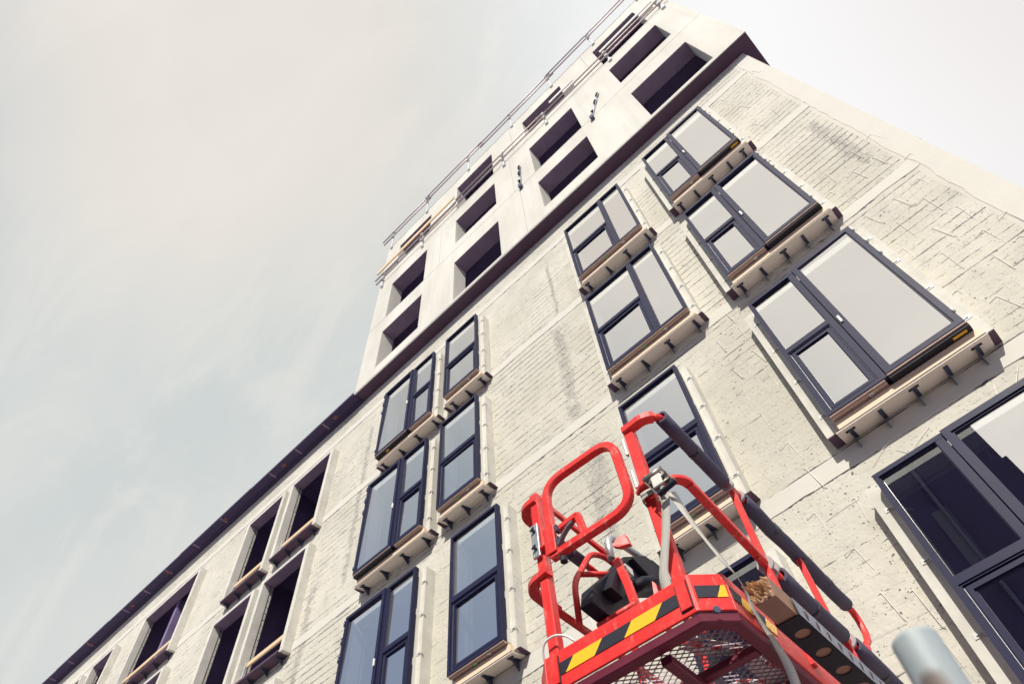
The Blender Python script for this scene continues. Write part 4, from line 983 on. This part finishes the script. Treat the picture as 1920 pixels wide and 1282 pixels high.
cn = MB(); cu0, cu1 = .150, .247
holed_plate(cn, cu0, cu1, .285, 1.66, WZ + .002, .003, [(.200, .395 + .158 * i) for i in range(8)], .031)
cn.box(cu0, cu0 + .003, .285, 1.66, WZ + .0025, WZ + .075)
channel = local_thing('steel_channel', M['blacksteel'], cn, 'black steel channel with round holes holding the timber beside the lift', 'channel')
fl = MB(); tmp = MB(); holed_plate(tmp, 0, .070, .285, 1.66, 0, .003, [(.034, .37 + .088 * i) for i in range(15)], .020)
fl.v = [(cu1 + .0005 + c, b, WZ + .003 + a) for a, b, c in tmp.v]; fl.f = tmp.f
fo = fl.build('perforated_flange', M['flange'], None); fo.parent = channel

# ratchet strap
def ribbon(mb, pts, wdir, width, n=8, twist=None, uvs=None):
    """flat strap along a smoothed path; wdir = list of width directions"""
    P = [Vector(p) for p in pts]; Wd = [Vector(d).normalized() for d in wdir]; out = []
    for i in range(len(P) - 1):
        p0, p1, p2, p3 = P[max(i - 1, 0)], P[i], P[i + 1], P[min(i + 2, len(P) - 1)]
        for k in range(n):
            t = k / n
            q = 0.5 * ((2 * p1) + (p2 - p0) * t + (2 * p0 - 5 * p1 + 4 * p2 - p3) * t * t + (3 * p1 - p0 - 3 * p2 + p3) * t ** 3)
            out.append((q, Wd[i].lerp(Wd[i + 1], t).normalized()))
    out.append((P[-1], Wd[-1])); L_ = 0; i0 = len(mb.v)
    for i, (q, d) in enumerate(out):
        tdir = (out[min(i + 1, len(out) - 1)][0] - out[max(i - 1, 0)][0]).normalized()
        nn = tdir.cross(d).normalized() * .0011
        if i: L_ += (q - out[i - 1][0]).length
        for s_ in (-1, 1):
            for e in (-1, 1): mb.v.append(tuple(q + d * (s_ * width / 2) + nn * e)); mb.uv.append(((s_ + 1) / 2, L_))
    for i in range(len(out) - 1):
        a = i0 + 4 * i; b = a + 4
        for (x, y) in ((0, 2), (2, 3), (3, 1), (1, 0)): mb.f.append((a + x, a + y, b + y, b + x))
    for a in (i0, i0 + 4 * (len(out) - 1)): mb.f.append((a, a + 1, a + 3, a + 2))
def strap_obj(name, mb, parent):
    me = bpy.data.meshes.new(name); me.from_pydata(mb.v, [], mb.f); ul = me.uv_layers.new(name='UVMap')
    for lp in me.loops: ul.data[lp.index].uv = mb.uv[lp.vertex_index]
    bm = bmesh.new(); bm.from_mesh(me); bmesh.ops.recalc_face_normals(bm, faces=bm.faces); bm.to_mesh(me); bm.free()
    me.materials.append(M['web']); o = bpy.data.objects.new(name, me); C.objects.link(o); o.parent = parent
    for p in me.polygons: p.use_smooth = True
    return o
STRAP = empty('ratchet_strap', (OX, OY, WZ + .5), TH, local=True); tag(STRAP, 'dusty white ratchet strap tied round the lift post above the striped kick board', 'strap')
def sl_local(o): o.location = (0, 0, -(WZ + .5)); return o
mb = MB(); ribbon(mb, [Q(.035, -.028, .56), Q(.030, -.030, .50), Q(-.01, -.020, .38), Q(-.060, -.008, .27), Q(-.088, .0, .20), Q(-.097, .016, .12)], [(1, 0, .15)] * 6, .044); sl_local(strap_obj('webbing', mb, STRAP))
mb = MB(); ribbon(mb, [Q(.062, -.020, .53), Q(.085, -.01, .40), Q(.112, .02, .27), Q(.138, .045, .165), Q(.145, .09, .125), Q(.130, .17, .13), Q(.118, .215, .115), Q(.112, .245, .06), Q(.112, .285, .01), Q(.115, .32, -.04), Q(.108, .375, -.10), Q(.095, .40, -.20), Q(.085, .42, -.34)],
      [(.7, .6, .3), (.25, .85, .5), (.0, .9, .5), (.1, .9, .45), (-.2, .9, .4), (-.2, .9, .3), (0, 1, .1), (0, 1, .2), (.1, 1, .2), (.3, .9, .1), (.5, .8, 0), (.5, .8, .1), (.5, .8, .1)], .042); sl_local(strap_obj('webbing', mb, STRAP))
mb = MB()
for k in range(3):
    w_ = .595 + .017 * k; lp = [(-.083, .018), (-.078, -.006), (-.02, -.008), (-.005, .02), (-.01, .075), (-.07, .078), (-.083, .018)]
    ribbon(mb, [Q(a, b, w_ + .012 * math.sin(i + k)) for i, (a, b) in enumerate(lp)], [(0, .05, 1)] * 7, .020, 5)
sl_local(strap_obj('wrapped_webbing', mb, STRAP))
# ratchet: two side plates, frame, spool, handle, webbing roll
def rp(u, v, w): return Q(.03 + u, -.04 + v, .60 + w)
rt = MB()
for s_ in (-.030, .030):
    rt.prism([rp(-.035 + s_ + .0, -.012, .055), rp(-.015 + s_, -.020, .060), rp(.030 + s_, -.020, -.03), rp(.045 + s_, -.018, -.075), rp(.020 + s_, -.006, -.075), rp(-.01 + s_, .0, .0)], (.004, .002, .002))
rat = rt.build('ratchet', M['ratch'], None); rat.parent = STRAP; sl_local(rat)
def rpart(name, mt, mb, **kw): o = mb.build(name, mt, None, **kw); o.parent = rat; return o
mb = MB(); mb.tube([rp(-.055, -.012, .035), rp(.040, -.012, .045)], .017, 12); rpart('spool', M['ratch'], mb, smooth=True)
mb = MB(); mb.tube([rp(-.045, -.018, -.005), rp(.055, -.018, .004)], .010, 10); mb.tube([rp(-.02, -.018, -.04), rp(.065, -.018, -.032)], .007, 8); rpart('pin', M['ratch'], mb, smooth=True)
mb = MB(); mb.box(*[v for v in (rp(-.018, 0, 0)[0], rp(.030, 0, 0)[0], rp(0, -.030, 0)[1], rp(0, -.016, 0)[1], rp(0, 0, -.045)[2], rp(0, 0, .018)[2])]); rpart('webbing_roll', M['board'], mb, bevel=.005)
mb = MB(); mb.bar([rp(-.005, -.026, -.09), rp(.085, -.026, -.075)], .024, .018, .2); rpart('grip', M['black'], mb)
mb = MB(); mb.bar([rp(-.045, -.03, .01), rp(-.008, -.028, -.088)], .008, .004); mb.bar([rp(.050, -.03, .02), rp(.085, -.028, -.072)], .008, .004); rpart('lever', M['ratch'], mb)
# cable loop round the left post
mb = MB(); mb.tube(fillet([Q(-.71, .03, .135), Q(-.702, .0, .19), Q(-.68, -.012, .22), Q(-.63, -.01, .228), Q(-.575, .0, .205), Q(-.535, .014, .155)], .03, 4), .005, 8)
local_thing('cable', M['tapewhite'], mb, 'thin white cable looped round the base of the left lift post', 'cable', smooth=True)
# things lying on the mesh floor
mb = MB(); rnd = random.Random(11); n = 9
for i in range(n):
    for j in range(5):
        t = i / (n - 1); mb.v.append(Q(-.16 + .12 * t + .05 * math.sin(3 * t) - .03 + .028 * j + rnd.uniform(-.01, .01), .16 + .50 * t + rnd.uniform(-.01, .01), .012 + abs(rnd.gauss(0, .016))))
for i in range(n - 1):
    for j in range(4): a = i * 5 + j; mb.f.append((a, a + 1, a + 6, a + 5))
ob = local_thing('plastic_bag', M['tapewhite'], mb, 'crumpled white plastic film lying on the mesh floor of the lift', 'plastic sheet', smooth=True)
md = ob.modifiers.new('thick', 'SOLIDIFY'); md.thickness = .002
def tape_run(pts, label):
    root = None; mb = MB(); wb = MB()
    P = []
    for i in range(len(pts) - 1):
        for k in range(5): P.append(tuple(Vector(pts[i]).lerp(Vector(pts[i + 1]), k / 5)))
    P.append(pts[-1])
    for i in range(len(P) - 1):
        t = mb if i % 2 == 0 else wb; a, b = Vector(P[i]), Vector(P[i + 1]); a = a + Vector((0, 0, .004 * math.sin(i * 2.1))); t.bar([a, b], .022, .010, .3)
    o = local_thing('barrier_tape', M['tapered'], mb, label, 'tape'); c = wb.build('white_band', M['tapewhite'], None); c.parent = o
tape_run([Q(-.13, .16, .014), Q(-.02, .32, .014), Q(.03, .55, .014), Q(.06, .8, .014)], 'red and white barrier tape lying along the right of the mesh floor')
tape_run([Q(-.34, .42, .014), Q(-.10, .52, .014), Q(-.02, .66, .014), Q(.05, .62, .014)], 'red and white barrier tape lying across the mesh floor further in')
mb = MB(); mb.tube(fillet([Q(-.10, .20, .02), Q(-.08, .28, .03), Q(-.10, .36, .02), Q(-.07, .42, .02)], .03, 3), .012, 8)
local_thing('hose', M['bluepl'], mb, 'short blue plastic hose lying under the white film on the mesh floor', 'hose', smooth=True)

# ------------------------------------------------------------------ galvanised pole close to the camera
mb = MB(); mb.tube([(0, 0, -2.14), (0, 0, -.004), (0, 0, 0)], .0242, 32)
mb.tube([(0, 0, .0003), (0, 0, .0012)], .0215, 32)
po = mb.build('steel_pole', M['pole'], None, smooth=True); po.location = (-.134, .78, 2.142)
tag(po, 'blurred galvanised steel pole with a rusty hole near its top, close in front', 'pole')

# ------------------------------------------------------------------ building across the street (seen mirrored in the lowest windows)
OB = empty('facing_building', (-3.5, -5.0, 0)); tag(OB, 'dark building across the site, seen mirrored in the lowest right window', 'building')
mb = MB(); mb.box(-9, 1.055, -11, -4.6, 0, 14.0); mb.build('wall', M['oppwall'], OB)
mb = MB(); mb.box(1.057, 1.142, -11, -4.6, 0, 12.66); mb.box(1.1425, 2.8, -11, -4.6, 0, 4.2); mb.build('stair_wing', M['oppwall'], OB)
rnd = random.Random(3)
for i in range(6):
    for j in range(4):
        x = -8.2 + 1.5 * i + rnd.uniform(-.2, .2); z = 1.6 + 3.1 * j; ww, wh = rnd.choice(((.5, 1.3), (.8, .5), (.35, 1.5)))
        mb = MB(); mb.box(x, x + ww, -4.59, -4.57, z, z + wh); mb.build('window', M['oppglass'], OB)
for x in (-.55, -4.2):
    mb = MB(); mb.tube([(x, -4.53, 0), (x, -4.53, 13.9)], .05, 8); mb.build('downpipe', M['oppglass'], OB)
